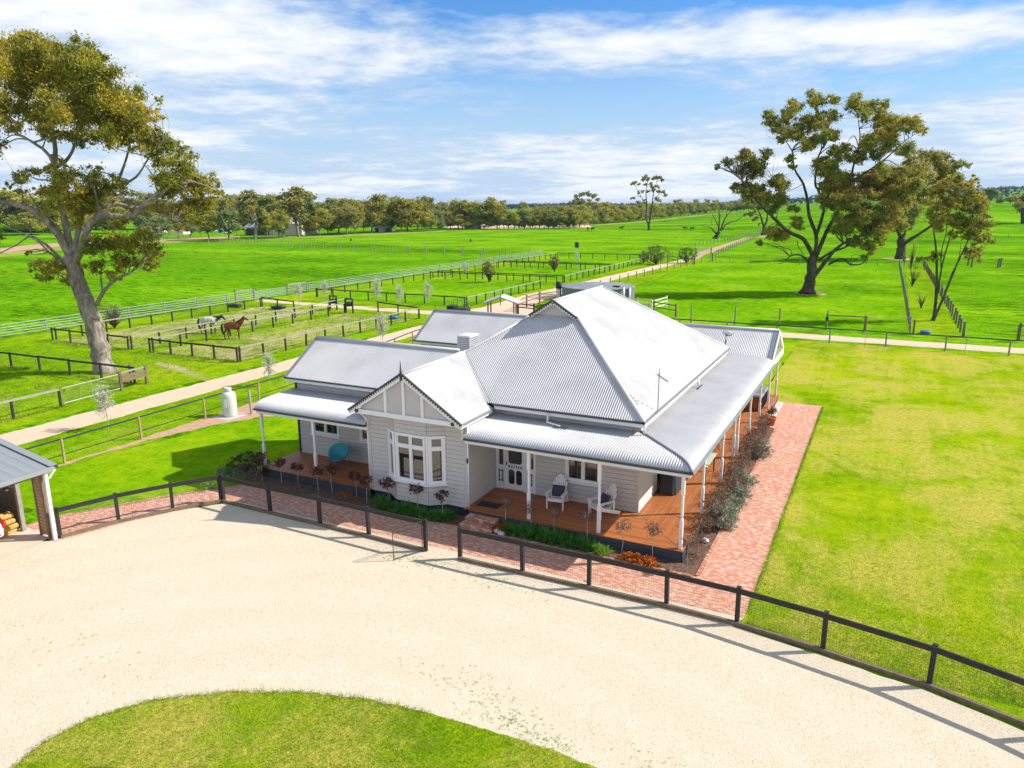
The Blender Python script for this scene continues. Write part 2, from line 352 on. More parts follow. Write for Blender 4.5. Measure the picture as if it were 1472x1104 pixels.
# project the direction on a flat cloud layer
sep=t.nodes.new('ShaderNodeSeparateXYZ'); t.links.new(tc,sep.inputs[0])
zz=math_(t,'ADD',math_(t,'MAXIMUM',sep.outputs[2],0.0),.085)
cx=math_(t,'DIVIDE',sep.outputs[0],zz); cy=math_(t,'DIVIDE',sep.outputs[1],zz)
cmb=t.nodes.new('ShaderNodeCombineXYZ'); t.links.new(cx,cmb.inputs[0]); t.links.new(cy,cmb.inputs[1])
def mapped(rot,sc,loc=(0,0,0)):
    m=t.nodes.new('ShaderNodeMapping'); m.inputs['Rotation'].default_value=(0,0,rot); m.inputs['Scale'].default_value=sc; m.inputs['Location'].default_value=loc
    t.links.new(cmb.outputs[0],m.inputs[0]); return m.outputs[0]
ca=math.atan2(RT[1],RT[0])
n1=noise(t,.30,6,.52,mapped(-ca,(1,1.0,1),(3.1,.4,0)),.35)
n2=noise(t,1.1,10,.62,mapped(-ca+.25,(1.1,1.15,1),(0,2,0)),.25)
n3=noise(t,4.2,8,.60,mapped(-ca-.1,(1.2,1.3,1)),.2)
f=math_(t,'ADD',math_(t,'ADD',math_(t,'MULTIPLY',n1,.50),math_(t,'MULTIPLY',n2,.34)),math_(t,'MULTIPLY',n3,.16))
def lobe(az,el,wa,we,amp):
    """a clearing or a bank of cloud round a compass direction (az from camera axis, right +, degrees)"""
    d=Vector((FW[0],FW[1],0))*math.cos(R(az))+Vector((RT[0],RT[1],0))*math.sin(R(az)); sdv=Vector((RT[0],RT[1],0))*math.cos(R(az))-Vector((FW[0],FW[1],0))*math.sin(R(az))
    def dot(v):
        n=t.nodes.new('ShaderNodeVectorMath'); n.operation='DOT_PRODUCT'; t.links.new(tc,n.inputs[0]); n.inputs[1].default_value=v; return n.outputs['Value']
    x=math_(t,'DIVIDE',dot(sdv),math.sin(R(wa))); z=math_(t,'DIVIDE',math_(t,'SUBTRACT',sep.outputs[2],math.sin(R(el))),math.sin(R(we)))
    q=math_(t,'ADD',math_(t,'MULTIPLY',x,x),math_(t,'MULTIPLY',z,z)); return math_(t,'MULTIPLY',math_(t,'EXPONENT',math_(t,'MULTIPLY',q,-1)),amp)
for L_ in ((-7,16.8,13,3.2,-.21),(8,16.8,12,2.6,-.20),(25,13.4,13,1.5,-.16),(31,17,14,1.6,-.02),(5,11,12,2.2,.05),(-24,12,14,4,.06),(26,10.6,18,1.5,.10),(26,15.3,16,1.0,.09),(16,6.8,16,2,-.05),(-8,6,10,2,-.03),(30,6,10,1.5,-.04)):
    f=math_(t,'ADD',f,lobe(*L_))
mask=ramp(t,f,[(.41,(0,0,0)),(.46,(.45,.45,.45)),(.505,(.85,.85,.85)),(.56,(1,1,1))])
hs=t.nodes.new('ShaderNodeHueSaturation'); hs.inputs['Saturation'].default_value=1.30; hs.inputs['Value'].default_value=1.0; t.links.new(sky.outputs[0],hs.inputs['Color'])
ccol=ramp(t,f,[(.46,(7.4,8.9,10.8)),(.53,(10.4,11.1,12.0)),(.60,(12.4,12.6,12.8))])
clear=mix(t,1.0,hs.outputs[0],(.95,1.5,2.0),'MULTIPLY')
clear=mix(t,ramp(t,sep.outputs[2],[(.02,(.97,.97,.97)),(.09,(.75,.75,.75)),(.20,(.12,.12,.12)),(.30,(0,0,0))]),clear,(6.4,8.4,10.8))
skyc=mix(t,mask,clear,ccol)
t.links.new(skyc,bg.inputs[0]); bg.inputs[1].default_value=.056
S.view_settings.view_transform='Standard'; S.view_settings.look='None'; S.view_settings.exposure=.60; S.view_settings.gamma=1
S.render.engine='CYCLES'
# ------------------------------------------------------------------ ground
def ground():
    ds=list(np.linspace(-70,150,8))+list(np.linspace(165,520,30))+list(np.linspace(560,2600,44))+[3000,3800,5000,7500,9500]
    V=[];Q=[]
    nr=90
    for d in ds:
        w=max(260,abs(d)*1.7)
        for j in range(nr+1):
            r=-w+2*w*j/nr; p=FW*d+RT*r; V.append((p[0],p[1],th(p[0],p[1])))
    for i in range(len(ds)-1):
        for j in range(nr): a=i*(nr+1)+j; Q.append((a,a+1,a+nr+2,a+nr+1))
    o=npmesh('ground',V,Q,MT['pasture'],smooth=True); tag(o,None,None,kind='structure')
ground()
def jag(poly,step=.35,amp=.06,closed=True,keep=()):
    """subdivide a polygon outline and jitter it so edges are ragged"""
    out=[]; n=len(poly)
    for i in range(n):
        a=np.array(poly[i],float); b=np.array(poly[(i+1)%n],float); L=np.linalg.norm(b-a); k=max(1,min(400,int(L/step)))
        nn=np.array([-(b-a)[1],(b-a)[0]])/max(L,1e-6)
        for q in range(k):
            p=a+(b-a)*q/k
            if amp and q: p=p+nn*(rng.normal()*amp*.5+amp*math.sin(q*step*1.3+i)*.6)
            out.append((p[0],p[1]))
    return out
def sheet(name,poly,z,mat,amp=.06,step=.35,follow=False):
    pts=jag(poly,step,amp); m=MB()
    m.add([(x,y,z+(th(x,y) if follow else 0)) for x,y in pts],[tuple(range(len(pts)))])
    o=m.build(name,mat); 
    import bmesh
    bm=bmesh.new(); bm.from_mesh(o.data); bmesh.ops.triangulate(bm,faces=bm.faces)
    if any(f.normal.z<0 for f in bm.faces): bmesh.ops.reverse_faces(bm,faces=[f for f in bm.faces if f.normal.z<0])
    bm.to_mesh(o.data); bm.free(); tag(o,None,None,kind='structure'); return o
Z=.004
g2=lambda l:[tuple(G(u,v)[:2]) for u,v in l]
# paddock belt between pasture fence and the drive
sheet('paddock_ground',[(-67.4,-20),(-67.4,150),(-39.3,150),(-39.3,-20)],Z,MT['verge'],.1,1)
for a,b,c,d in ((-50.4,38.2,-41.7,61.5),(-62.4,38.2,-53.2,61.8)): sheet('worn_paddock',[(a,b),(c,b),(c,d),(a,d)],2*Z,MT['worn'],.5,1)
for a,b,c,d in ((-62.5,71.6,-41.9,96.6),(-62.5,99.4,-41.9,119.2),(-62.5,121.4,-41.9,146)): sheet('grazed_paddock',[(a,b),(c,b),(c,d),(a,d)],2*Z,MT['pasture2'],.3,1)
# middle strip and house yard
sheet('verge',[(-36.4,-20),(-36.4,150),(-18,150),(-18,71),(-18,44),(-31,44),(-31,-20)],Z,MT['verge'],.1,1)
sheet('tree_paddock',[(-30.5,70),(2,70),(2,148),(-32.5,146)],2*Z,MT['pasture2'],.1,1)
sheet('fenced_strip',[(2.2,70),(5.8,70),(5.4,146),(2.4,146)],2*Z,MT['verge'],.1,1)
sheet('side_lawn',[(-31.2,20),(-30.4,24),(-29.4,27.8),(-27,29.6),(-17,44),(-36.2,64),(-17,64),(-6,64),(-6,20),(-22.6,20.6),(-24.3,18.6),(-26.6,15.3),(-31.5,15)][:4]+[(-27.5,29.6),(-24,34),(-24,64),(-6,64),(-6,20),(-22.6,20.6),(-24.3,18.6),(-26.6,15.3),(-31.5,15)],2*Z,MT['lawn_l'],.05)
sheet('lawn',[(-6,43.2),(-6,64.2),(70,64.2),(70,-25),(8.2,14.7),(3.6,17.2),(1.76,17.9),(-.56,18.3),(-2.6,18.8),(-2.55,43.2)],2*Z,MT['lawn'],.05)
sheet('dirt_yard',[(-31.7,18),(-31.8,23),(-31.9,26),(-31.9,32.0),(-29.5,31.5),(-27.6,29.8),(-29.3,28.4),(-30.5,26),(-31.3,22.5),(-31.5,18)],3*Z,MT['dirt2'],.12)
# roads
sheet('road',[(-38.7,-30),(-38.72,36),(-38.8,62),(-38.6,63.6),(-41.2,64.4),(-56,64.8),(-66.9,65.3),(-67.3,66.6),(-58,66.8),(-44,66.6),(-40.5,67.6),(-39.6,71),(-40.2,84),(-39.2,110),(-38,137.5),(-37.3,150),(-35,150),(-35.6,137),(-36.3,110),(-36.2,84),(-36,80),(-35.2,75.5),(-33.2,71),(-30,68.6),(-16,67.9),(75,67.9),(75,65.3),(-16,65.3),(-30,64.3),(-34.5,62),(-36.1,58),(-36.3,36),(-36,-30)],3*Z,MT['dirt'],.07)
p1=g2([(985,372),(1013.6,360),(1045,350),(1072,341.5),(1090,339),(1108,338),(1108,340.5),(1086,341.5),(1050,353),(1012,367),(1004,372)])
sheet('track',p1,3*Z,MT['dirt2'],.1,3,True)
# pale track along the foot of the far tree line and a mown headland
for nm,pl,mt,zz in (('far_track',[(-40,362),(60,351),(180,345),(300,341.5),(345,339.8),(345,342),(250,346),(120,351),(-40,369)],MT['dirt2'],.05),
        ('headland',[(-40,369),(120,351),(345,342),(460,338.5),(560,335),(640,331.5),(640,333),(540,338),(440,341.8),(300,347),(160,354),(-40,374)],MT['worn'],.04),
        ('grass_flat',[(330,343.5),(560,352.5),(720,361),(800,365),(1000,352),(1040,345),(1000,331),(840,330),(700,331.5),(560,336.5),(420,342)],MT['pasture2'],.03),
        ('bare_field',[(640,323),(735,322.5),(850,321),(850,327),(735,328.6),(640,329.5)],MT['dirt'],.06),
        ('mown_headland',[(830,329.5),(860,322),(900,320.3),(1000,309.8),(1060,304.5),(1060,305.3),(1000,311),(900,321.8),(862,324)],MT['worn'],.05)):
    pts=jag(g2(pl),8,1.5); m=MB(); V=[(x,y,th(x,y)+zz) for x,y in pts]
    m.add(V,[tuple(range(len(V)))]); o=m.build(nm,mt)
    import bmesh
    bm=bmesh.new(); bm.from_mesh(o.data); bmesh.ops.triangulate(bm,faces=bm.faces)
    for k in range(3):
        bmesh.ops.subdivide_edges(bm,edges=[e for e in bm.edges if e.calc_length()>14],cuts=1,use_grid_fill=False)
    for v in bm.verts: v.co.z=th(v.co.x,v.co.y)+zz
    bmesh.ops.triangulate(bm,faces=bm.faces)
    bm.normal_update()
    bmesh.ops.reverse_faces(bm,faces=[f for f in bm.faces if f.normal.z<0])
    bm.to_mesh(o.data); bm.free(); tag(o,None,None,kind='structure')
# gravel forecourt, brick paths, garden bed, grass island
grav=[(-21.85,18.62),(-12.6,18.55),(-11.3,18.56),(-2.7,18.55),(-.6,18.18),(1.7,17.78),(3.6,17.1),(8,14.4),(70,-25),(70,-60),(-60,-60),(-60,8),(-26.3,8),(-26.3,12.2),(-24.5,13.8),(-23.7,15.75),(-22.9,17.35)]
sheet('gravel_yard',grav,3*Z,MT['gravel'],.03,.3)
sheet('gravel_strip',[(-21.8,18.5),(-2.8,18.5),(-2.6,19.1),(-21.6,19.25)],4*Z,MT['gravel'],.05,.2)
sheet('threshold',[(-12.6,18.3),(-11.3,18.3),(-11.3,19.1),(-12.6,19.1)],5*Z,MT['gravel'],0)
sheet('brick_path',[(-24.3,13.85),(-23.6,15.8),(-22.8,17.4),(-21.85,18.98),(-21,19.12),(-11.2,19.1),(-2.6,19.1),(-2.6,43.3),(-4.85,43.3),(-4.95,38.5),(-4.75,38.2),(-4.28,37.6),(-4.22,20.9),(-4.7,20.85),(-11.2,20.85),(-11.25,21.3),(-12.6,21.3),(-12.65,20.85),(-21,20.6),(-22.5,20.6),(-24.4,18.4),(-26.4,15.2),(-26.6,13.85)],5*Z,MT['brick'],.012,.4)
for nm,pl in (('garden_bed',[(-11.3,20.83),(-4.28,20.83),(-4.28,37.6),(-4.9,38.2),(-4.9,21.5),(-11.3,21.6)]),('garden_bed',[(-22.7,20.7),(-12.6,20.83),(-12.6,21.7),(-17,21.8),(-22.6,21.8),(-24.4,22.6),(-25,21.4),(-24,20.4)])):
    sheet(nm,pl,6*Z,MT['mulch'],.02,.25)
isl=g2([(20,1104),(60,1070),(130,1034),(220,1007),(330,995),(430,995),(540,1008),(640,1033),(740,1062),(820,1090),(860,1106)])+[(-2.6,9),(-3,3),(-8,-3),(-16,-1),(-17,4)]
sheet('grass_island',isl,5*Z,MT['lawn'],.05,.2)
sheet('mulch_ring',[(-12.35+1.25*math.cos(a)*1.15,6.95+.95*math.sin(a)) for a in np.linspace(0,2*PI,24,endpoint=False)],7*Z,MT['mulch'],.03,.2)
sheet('concrete_apron',[(-24.7,13.75),(-24.6,5),(-31,5),(-31,14.1),(-25,14.1)],5.5*Z,MT['apron'],.02)
# brick edging of the beds
m=MB()
for i in range(70): m.box(-4.34,-4.23,20.9+i*.24,20.9+i*.24+.228,.0,.045)
for i in range(27): m.box(-10.9+i*.24,-10.9+i*.24+.228,20.76,20.86,.0,.045)
o=m.build('path_edging',MT['brickv']); tag(o,None,None,kind='structure')

sheet('worn_track',g2([(222,519),(262,527),(300,541),(322,553),(318,560),(296,549),(256,534),(224,524)]),2*Z,MT['worn'],.12,.3)
c_=G(1294.5,372.5)
sheet('bare_ground',[(c_[0]+3.4*math.cos(a),c_[1]+3.0*math.sin(a)) for a in np.linspace(0,2*PI,20,endpoint=False)],4*Z,MT['dirt2'],.3,.6)
c_=G(1165,422)
sheet('bare_ground',[(c_[0]+1.9*math.cos(a),c_[1]+1.6*math.sin(a)) for a in np.linspace(0,2*PI,20,endpoint=False)],4*Z,MT['dirt2'],.3,.5)
# ------------------------------------------------------------------ the house
house=empty('homestead',(0,0,0)); tag(house,'grey weatherboard homestead with white corrugated roof and bullnose verandahs','house')
D=.42
def corr(name,O,A,U,L,tlo,thi,pitch=.086,amp=.013,k=6,mat=None,extra=()):
    """corrugated sheet: columns along A (unit), running up U (3d vector per unit plan distance)"""
    O=Vector(O);A=Vector(A);U=Vector(U); N=A.cross(U).normalized()
    if N.z<0: N=-N
    n=int(L/pitch*k); S_=sorted(set([i*L/n for i in range(n+1)]+list(extra)))
    V=[];Q=[]; prev=None
    for s in S_:
        a,b=tlo(s),thi(s)
        if b-a<.004: prev=None; continue
        h=amp*math.cos(2*PI*s/pitch); i=len(V)
        V+= [O+A*s+U*a+N*h, O+A*s+U*b+N*h]
        if prev is not None: Q.append((prev,i,i+1,prev+1))
        prev=i
    return npmesh(name,V,Q,mat or MT['roof'],house,True)
# main roof : eaves x -16.95..-6.87, y 23.44..38.04, slope .67, ridge x=-11.91, gablet y=27.5
SL=.67; EX0,EX1,EY0,EY1,EZ=-16.95,-6.87,23.44,38.04,3.86
gz=lambda x:3.66+(min(x+17.32,-12.6-x))*.66   # front gable roof height
def flo(s):
    x=EX0+s
    if x<-12.6: return max(0,(gz(x)-EZ)/SL-.03)
    return 0
corr('front_roof_slope',(EX0,EY0,EZ),(1,0,0),(0,1,SL),EX1-EX0,flo,lambda s:min(s,EX1-EX0-s,4.09))
corr('right_roof_slope',(EX1,EY0,EZ),(0,1,0),(-1,0,SL),EY1-EY0,lambda s:0,lambda s:min(5.04 if s>3.88 else s,EY1-EY0-s,5.04))
corr('left_roof_slope',(EX0,EY0,EZ),(0,1,0),(1,0,SL),EY1-EY0,lambda s:0,lambda s:min(5.04 if s>3.88 else s,EY1-EY0-s,5.04))
corr('rear_roof_slope',(EX0,EY1,EZ),(1,0,0),(0,-1,SL),EX1-EX0,lambda s:0,lambda s:min(s,EX1-EX0-s))
# front gable roof : ridge x=-14.96 z~5.22, y 21.02..26
corr('gable_roof_slope',(-12.6,21.02,3.66),(0,1,0),(-1,0,.66),5.2,lambda s:max(0,((EZ+(21.02+s-EY0)*SL)-3.66)/.66-.02) if 21.02+s>EY0 else 0,lambda s:2.36)
corr('gable_roof_slope',(-17.32,21.02,3.66),(0,1,0),(1,0,.66),5.2,lambda s:0,lambda s:2.36)
# left wing roof: gutter y 23.46, ridge y 25.6
corr('wing_roof_slope',(-22.74,23.46,3.88),(1,0,0),(0,1,.63),7.9,lambda s:0,lambda s:2.14)
corr('wing_roof_slope',(-22.74,27.74,3.88),(1,0,0),(0,-1,.63),7.9,lambda s:0,lambda s:2.14)
# rear wing roof
corr('rear_wing_roof_slope',(-22.74,33.28,3.88),(1,0,0),(0,1,.62),9.2,lambda s:0,lambda s:2.15)
corr('rear_wing_roof_slope',(-22.74,37.58,3.88),(1,0,0),(0,-1,.62),9.2,lambda s:0,lambda s:2.15)
# alfresco gable roof at the right rear (ridge along x, y=41)
corr('alfresco_roof_slope',(-15,38.92,3.14),(1,0,0),(0,1,.62),10.15,lambda s:0 if s<3.4 or s>7.6 else .0,lambda s:2.08)
corr('alfresco_roof_slope',(-15,43.08,3.14),(1,0,0),(0,-1,.62),10.15,lambda s:0,lambda s:2.08)
# bullnose verandah roofs
BN=[(0,3.40),(.6,3.382),(1.2,3.362),(1.65,3.345),(1.9,3.325),(2.05,3.295),(2.17,3.25),(2.26,3.19),(2.32,3.12),(2.345,3.05)]
def bull(name,A0,dirv,outv,L,dz=0,c0=False,c1=False,prof=BN,off=0):
    """A0 wall start, dirv along the wall, outv outwards; c0/c1 mitred hips at the ends (sheet flares past the wall end)"""
    A0=Vector((*A0,0)); dv=Vector((*dirv,0)); ov=Vector((*outv,0)); om=prof[-1][0]
    s0=-om if c0 else 0; s1=L+om if c1 else L; n=int((s1-s0)/.086*6)
    V=[];Q=[];P=len(prof)
    def zat(o):
        for (a,za),(b,zb) in zip(prof,prof[1:]):
            if o<=b: return za+(zb-za)*(o-a)/(b-a)
        return prof[-1][1]
    for i in range(n+1):
        s=s0+(s1-s0)*i/n; lim=max(0,-s if c0 else 0,(s-L) if c1 else 0); h=.013*math.cos(2*PI*s/.086)
        for j,(o,z) in enumerate(prof):
            a,b=prof[max(0,j-1)],prof[min(P-1,j+1)]; tx,tz=b[0]-a[0],b[1]-a[1]; l=math.hypot(tx,tz)
            if o<lim: o=lim; z=zat(lim)
            p=A0+dv*s+ov*(o-tz/l*h); V.append((p.x,p.y,z+dz+tx/l*h))
        if i:
            for j in range(P-1):
                a=(i-1)*P+j; b=i*P+j
                if (V[b+1][0]-V[b][0])**2+(V[b+1][1]-V[b][1])**2<1e-7 and (V[a+1][0]-V[a][0])**2+(V[a+1][1]-V[a][1])**2<1e-7: continue
                Q.append((a,b,b+1,a+1))
    return npmesh(name,V,Q,MT['roof'],house,True)
bull('bullnose_verandah_roof',(-12.75,23.84),(1,0),(0,-1),5.66,0,False,True)
bull('bullnose_verandah_roof',(-7.09,23.84),(0,1),(1,0),15.2,0,True,False)
bull('bullnose_verandah_roof',(-22.62,23.86),(1,0),(0,-1),5.6,-.09,False,False)
# verandah roof end cheek (left end) 
m=MB(); pr=[(23.86-o,z-.09) for o,z in BN]; m.prism(pr+[(21.52,2.93),(23.86,3.22)],'x',-22.64,-22.60); m.build('verandah_end_panel',MT['wall'],house)
# hip, ridge and valley cappings
def cap(pts,w=.09,mat='roof',name='ridge_capping'):
    m=MB(); m.tube([(p[0],p[1],p[2]+.012) for p in pts],w/1.6,8); return m.build(name,MT[mat],house,True)
GZ=EZ+SL*4.09
cap([(EX0,EY0,EZ),(EX0+4.09,EY0+4.09,GZ)]); cap([(EX1,EY0,EZ),(EX1-4.09,EY0+4.09,GZ)],.11)
cap([(-11.91,27.3,EZ+SL*5.04),(-11.91,33.0,EZ+SL*5.04)]); cap([(EX1,EY1,EZ),(-11.91,33,EZ+SL*5.04),(EX0,EY1,EZ)])
cap([(-14.96,21.05,5.225),(-14.96,25.9,5.225)],.1); cap([(-22.7,25.6,5.24),(-15.3,25.6,5.24)],.12); cap([(-22.7,35.43,5.225),(-13.9,35.43,5.225)],.12)
cap([(-14,41,4.44),(-4.88,41,4.44)],.12)
def bzc(o):
    return 3.40-.058*o if o<1.9 else None
cap([(-7.09+o,23.84-o,z) for o,z in BN],.07,'roofedge','hip_capping')
# valley gutters
cap([(-12.62,23.42,3.80),(-14.93,25.52,5.20)],.05,'trim','valley_gutter')
# verge strips on gable ends
def verge(x,ys,z0,sl,run,w=.26,mat='roofedge'):
    m=MB(); y0,y1=ys
    for ya,yb in ((y0,y0+run),(y1,y1-run)):
        m.add([(x,ya,z0+.02),(x+w,ya,z0+.02),(x+w,yb,z0+run*sl+.02),(x,yb,z0+run*sl+.02),(x,ya,z0-.10),(x,yb,z0+run*sl-.10)],[(0,1,2,3),(0,3,5,4)])
    m.build('verge_capping',MT[mat],house)
verge(-22.76,(23.44,27.76),3.88,.63,2.16,.17); verge(-22.76,(33.26,37.6),3.88,.62,2.17,.17); verge(-5.12,(38.90,43.10),3.14,.62,2.10,.28)
# fascia + gutters; right-hand gutters coloured paler to stand in for sunlight
def gutter(a,b,z,name='gutter',mat='trim',w=.10,h=.09):
    m=MB(); m.bar((a[0],a[1],z),(b[0],b[1],z),w,h); m.build(name,MT[mat],house)
def fascia(a,b,z,h=.14,t=.03):
    m=MB(); m.bar((a[0],a[1],z),(b[0],b[1],z),t,h); m.build('fascia',MT['white'],house)
gutter((-12.56,EY0-.03),(EX1+.05,EY0-.03),3.82,h=.05); fascia((-12.56,EY0+.03),(EX1,EY0+.03),3.72)
gutter((EX1+.03,EY0-.08),(EX1+.03,EY1),3.82,h=.05,mat='roofedge'); fascia((EX1-.03,EY0+.05),(EX1-.03,EY1),3.72)
gutter((-22.72,23.42),(-17.2,23.42),3.85,h=.05); fascia((-22.72,23.49),(-17.2,23.49),3.75)
gutter((-22.72,33.24),(-16.9,33.24),3.85,h=.05); fascia((-22.72,33.31),(-16.9,33.31),3.75)
gutter((-12.58,21.1),(-12.58,23.4),3.64,h=.05,mat='roofedge'); fascia((-12.63,21.15),(-12.63,23.4),3.55,.12)
gutter((-17.34,21.1),(-17.34,23.4),3.64,h=.05)
gutter((-12.72,21.46),(-4.70,21.46),3.03,h=.06); gutter((-4.70,21.42),(-4.70,38.95),3.03,h=.06,mat='roofedge'); gutter((-22.64,21.48),(-17.0,21.48),2.94,h=.06)
def beam(a,b,z,h=.15,w=.07,name='verandah_beam'):
    m=MB(); m.bar((a[0],a[1],z),(b[0],b[1],z),w,h); m.build(name,MT['white'],house)
beam((-12.73,21.58),(-4.80,21.58),2.925); beam((-4.83,21.62),(-4.83,43.0),2.925); beam((-22.6,21.6),(-17.0,21.6),2.835); beam((-22.56,21.64),(-22.56,23.84),2.835,.12)
# verandah ceilings
for b_ in ((-12.7,-4.85,21.62,23.83,2.985,2.997),(-7.08,-4.85,23.83,39,2.985,2.997),(-22.5,-17,21.64,23.83,2.9,2.912)): m=MB(); m.box(*b_); m.build('verandah_ceiling',MT['white'],house)
# wall construction -------------------------------------------------
class Wall:
    def __init__(s,p0,p1):
        s.p0=Vector((*p0,0)); d=Vector((p1[0]-p0[0],p1[1]-p0[1],0)); s.L=d.length; s.d=d.normalized(); s.n=Vector((s.d.y,-s.d.x,0))
    def P(s,a,z,o=0): p=s.p0+s.d*a+s.n*o; return (p.x,p.y,z)
    def boards(s,z0,z1,holes=(),name='weatherboard_wall',mat='wall',board=.165,topf=None):
        m=MB(); zs=[z0]
        while zs[-1]<z1-1e-4: zs.append(min(zs[-1]+board,z1))
        for za,zb in zip(zs,zs[1:]):
            cuts=sorted(set([za,zb]+[h for ho in holes for h in ho[2:4] if za<h<zb]))
            for a,b in zip(cuts,cuts[1:]):
                mid=(a+b)/2; xs=[(0,s.L)]
                for ho in holes:
                    if ho[2]<mid<ho[3]:
                        nx=[]
                        for q,w in xs:
                            if ho[0]>q: nx.append((q,min(w,ho[0])))
                            if ho[1]<w: nx.append((max(q,ho[1]),w))
                        xs=[k for k in nx if k[1]-k[0]>1e-3]
                zg=zb-.019; oo=lambda z:.030*(1-(min(z,zg)-za)/max(zb-za,1e-6))+.004
                for q,w in xs:
                    if a<zg:
                        b2=min(b,zg); m.add([s.P(q,a,oo(a)),s.P(w,a,oo(a)),s.P(w,b2,oo(b2)),s.P(q,b2,oo(b2)),s.P(q,a,-.03),s.P(w,a,-.03),s.P(q,b2,-.028),s.P(w,b2,-.028)],[(0,1,2,3),(4,5,1,0),(3,2,7,6)])
                    if b>zg: a2=max(a,zg); m.add([s.P(q,a2,-.028),s.P(w,a2,-.028),s.P(w,b,-.028),s.P(q,b,-.028)],[(0,1,2,3)])
        return m.build(name,MT[mat],house)
    def box(s,m,a0,a1,z0,z1,o0,o1):
        vs=[s.P(a0,z0,o0),s.P(a1,z0,o0),s.P(a1,z0,o1),s.P(a0,z0,o1),s.P(a0,z1,o0),s.P(a1,z1,o0),s.P(a1,z1,o1),s.P(a0,z1,o1)]
        return m.add(vs,[(0,3,2,1),(4,5,6,7),(0,1,5,4),(1,2,6,5),(2,3,7,6),(3,0,4,7)])
    def window(s,a0,a1,z0,z1,n=2,tr=None,fw=.09,sill=True,parent=house):
        root=MB()
        s.box(root,a0-.02,a0+fw,z0,z1,-.08,.05); s.box(root,a1-fw,a1+.02,z0,z1,-.08,.05)
        s.box(root,a0+fw,a1-fw,z1-fw,z1,-.08,.048); s.box(root,a0+fw,a1-fw,z0,z0+fw*.8,-.08,.048)
        w=(a1-a0-2*fw)/n
        for i in range(1,n): s.box(root,a0+fw+w*i-fw*.45,a0+fw+w*i+fw*.45,z0+fw*.8,z1-fw,-.08,.04)
        if tr:
            for i in range(n):
                lo=a0+fw+w*i+(fw*.45 if i else 0); hi=a0+fw+w*(i+1)-(fw*.45 if i<n-1 else 0)
                s.box(root,lo,hi,tr-.05,tr+.05,-.08,.036)
        f=root.build('window_frame',MT['white'],parent)
        win=f
        for i in range(n):
            lo=a0+fw+w*i+(fw*.45 if i else 0); hi=a0+fw+w*(i+1)-(fw*.45 if i<n-1 else 0)
            for za,zb in ([(z0+fw*.8,tr-.05),(tr+.05,z1-fw)] if tr else [(z0+fw*.8,z1-fw)]):
                g=MB(); sf=.03
                s.box(g,lo,lo+sf,za,zb,-.04,.02); s.box(g,hi-sf,hi,za,zb,-.04,.02); s.box(g,lo+sf,hi-sf,za,za+sf,-.04,.018); s.box(g,lo+sf,hi-sf,zb-sf,zb,-.04,.018)
                g.build('window_sash',MT['white'],f)
                g=MB(); s.box(g,lo+sf,hi-sf,za+sf,zb-sf,-.03,-.02); g.build('window_pane',MT['glass'],f)
        if sill:
            g=MB(); s.box(g,a0-.09,a1+.09,z0-.06,z0-.003,-.05,.11); g.build('window_sill',MT['white'],f)
        return f
    def solid(s,z0,z1,name,mat,o0=-.02,o1=.0,a0=0,a1=None):
        m=MB(); s.box(m,a0,s.L if a1 is None else a1,z0,z1,o0,o1); return m.build(name,MT[mat],house)
def corner(x,y,z0,z1,w=.09,mat='wall',name='corner_board'):
    m=MB(); m.box(x-w/2,x+w/2,y-w/2,y+w/2,z0,z1); m.build(name,MT[mat],house)
# front wall of main block with door and window
Wm=Wall((-12.75,23.84),(-7.09,23.84)); 
dx0,dx1=.06,1.73
Wm.boards(D,3.8,[(dx0,dx1,D,2.78),(2.92,4.26,1.2,2.55)])
Wm.window(2.92,4.26,1.2,2.55,2)
Ws=Wall((-7.09,23.84),(-7.09,38.3)); Ws.boards(D,3.8,[(2.2,3.9,D,2.6),(8,9.6,1.1,2.5)])
Ws.window(8,9.6,1.1,2.5,2)
Ws.window(2.2,3.9,D+.02,2.6,2,sill=False,fw=.08)
corner(-7.09,23.84,D,3.66)
# gable wing walls
Wall((-16.95,21.7),(-16.1,21.7)).boards(.36,3.56); Wall((-13.6,21.7),(-12.75,21.7)).boards(.36,3.56)
Wr=Wall((-12.75,21.7),(-12.75,23.84)); Wr.boards(.36,3.62); corner(-12.75,21.7,.36,3.55); corner(-16.95,21.7,.36,3.55)
Wl=Wall((-16.95,23.86),(-16.95,21.7)); Wl.boards(.36,3.62)
# bay window
bp=[(-16.1,21.7),(-15.55,21.3),(-14.15,21.3),(-13.6,21.7)]
for i in range(3):
    w=Wall(bp[i],bp[i+1]); a=.05; b=w.L-.05
    w.boards(.36,3.55,[(a,b,1.17,2.98)],name='bay_wall')
    f=w.window(a,b,1.17,2.98,(1,2,1)[i],tr=2.5,fw=.085 if i==1 else .09)
for p in bp[1:3]: corner(p[0],p[1],1.1,3.0,.1,'white','bay_mullion')
m=MB(); m.prism([(-16.1,21.72),(-15.55,21.33),(-14.15,21.33),(-13.6,21.72)],'z',.33,.36); m.build('bay_floor',MT['base'],house)
# dark plinth
def plinth(a,b,z1=.36):
    w=Wall(a,b); w.solid(0,z1,'plinth','base',-.12,-.035)
plinth((-16.95,21.72),(-16.1,21.72)); plinth((-16.05,21.7),(-15.5,21.33)); plinth((-15.52,21.33),(-14.17,21.33)); plinth((-14.17,21.33),(-13.62,21.7)); plinth((-13.6,21.72),(-12.77,21.72)); plinth((-12.77,21.7),(-12.77,21.9)) 
for a_,b_ in (((-22.48,27.4),(-22.48,23.9)),((-17,27.4),(-22.48,27.4)),((-22.48,33.66),(-16.9,33.66)),((-22.48,37.2),(-22.48,33.66)),((-13,37.2),(-22.48,37.2)),((-16.9,33.66),(-16.9,27.4)),((-7.09,37.7),(-13,37.7))): plinth(a_,b_,.37)
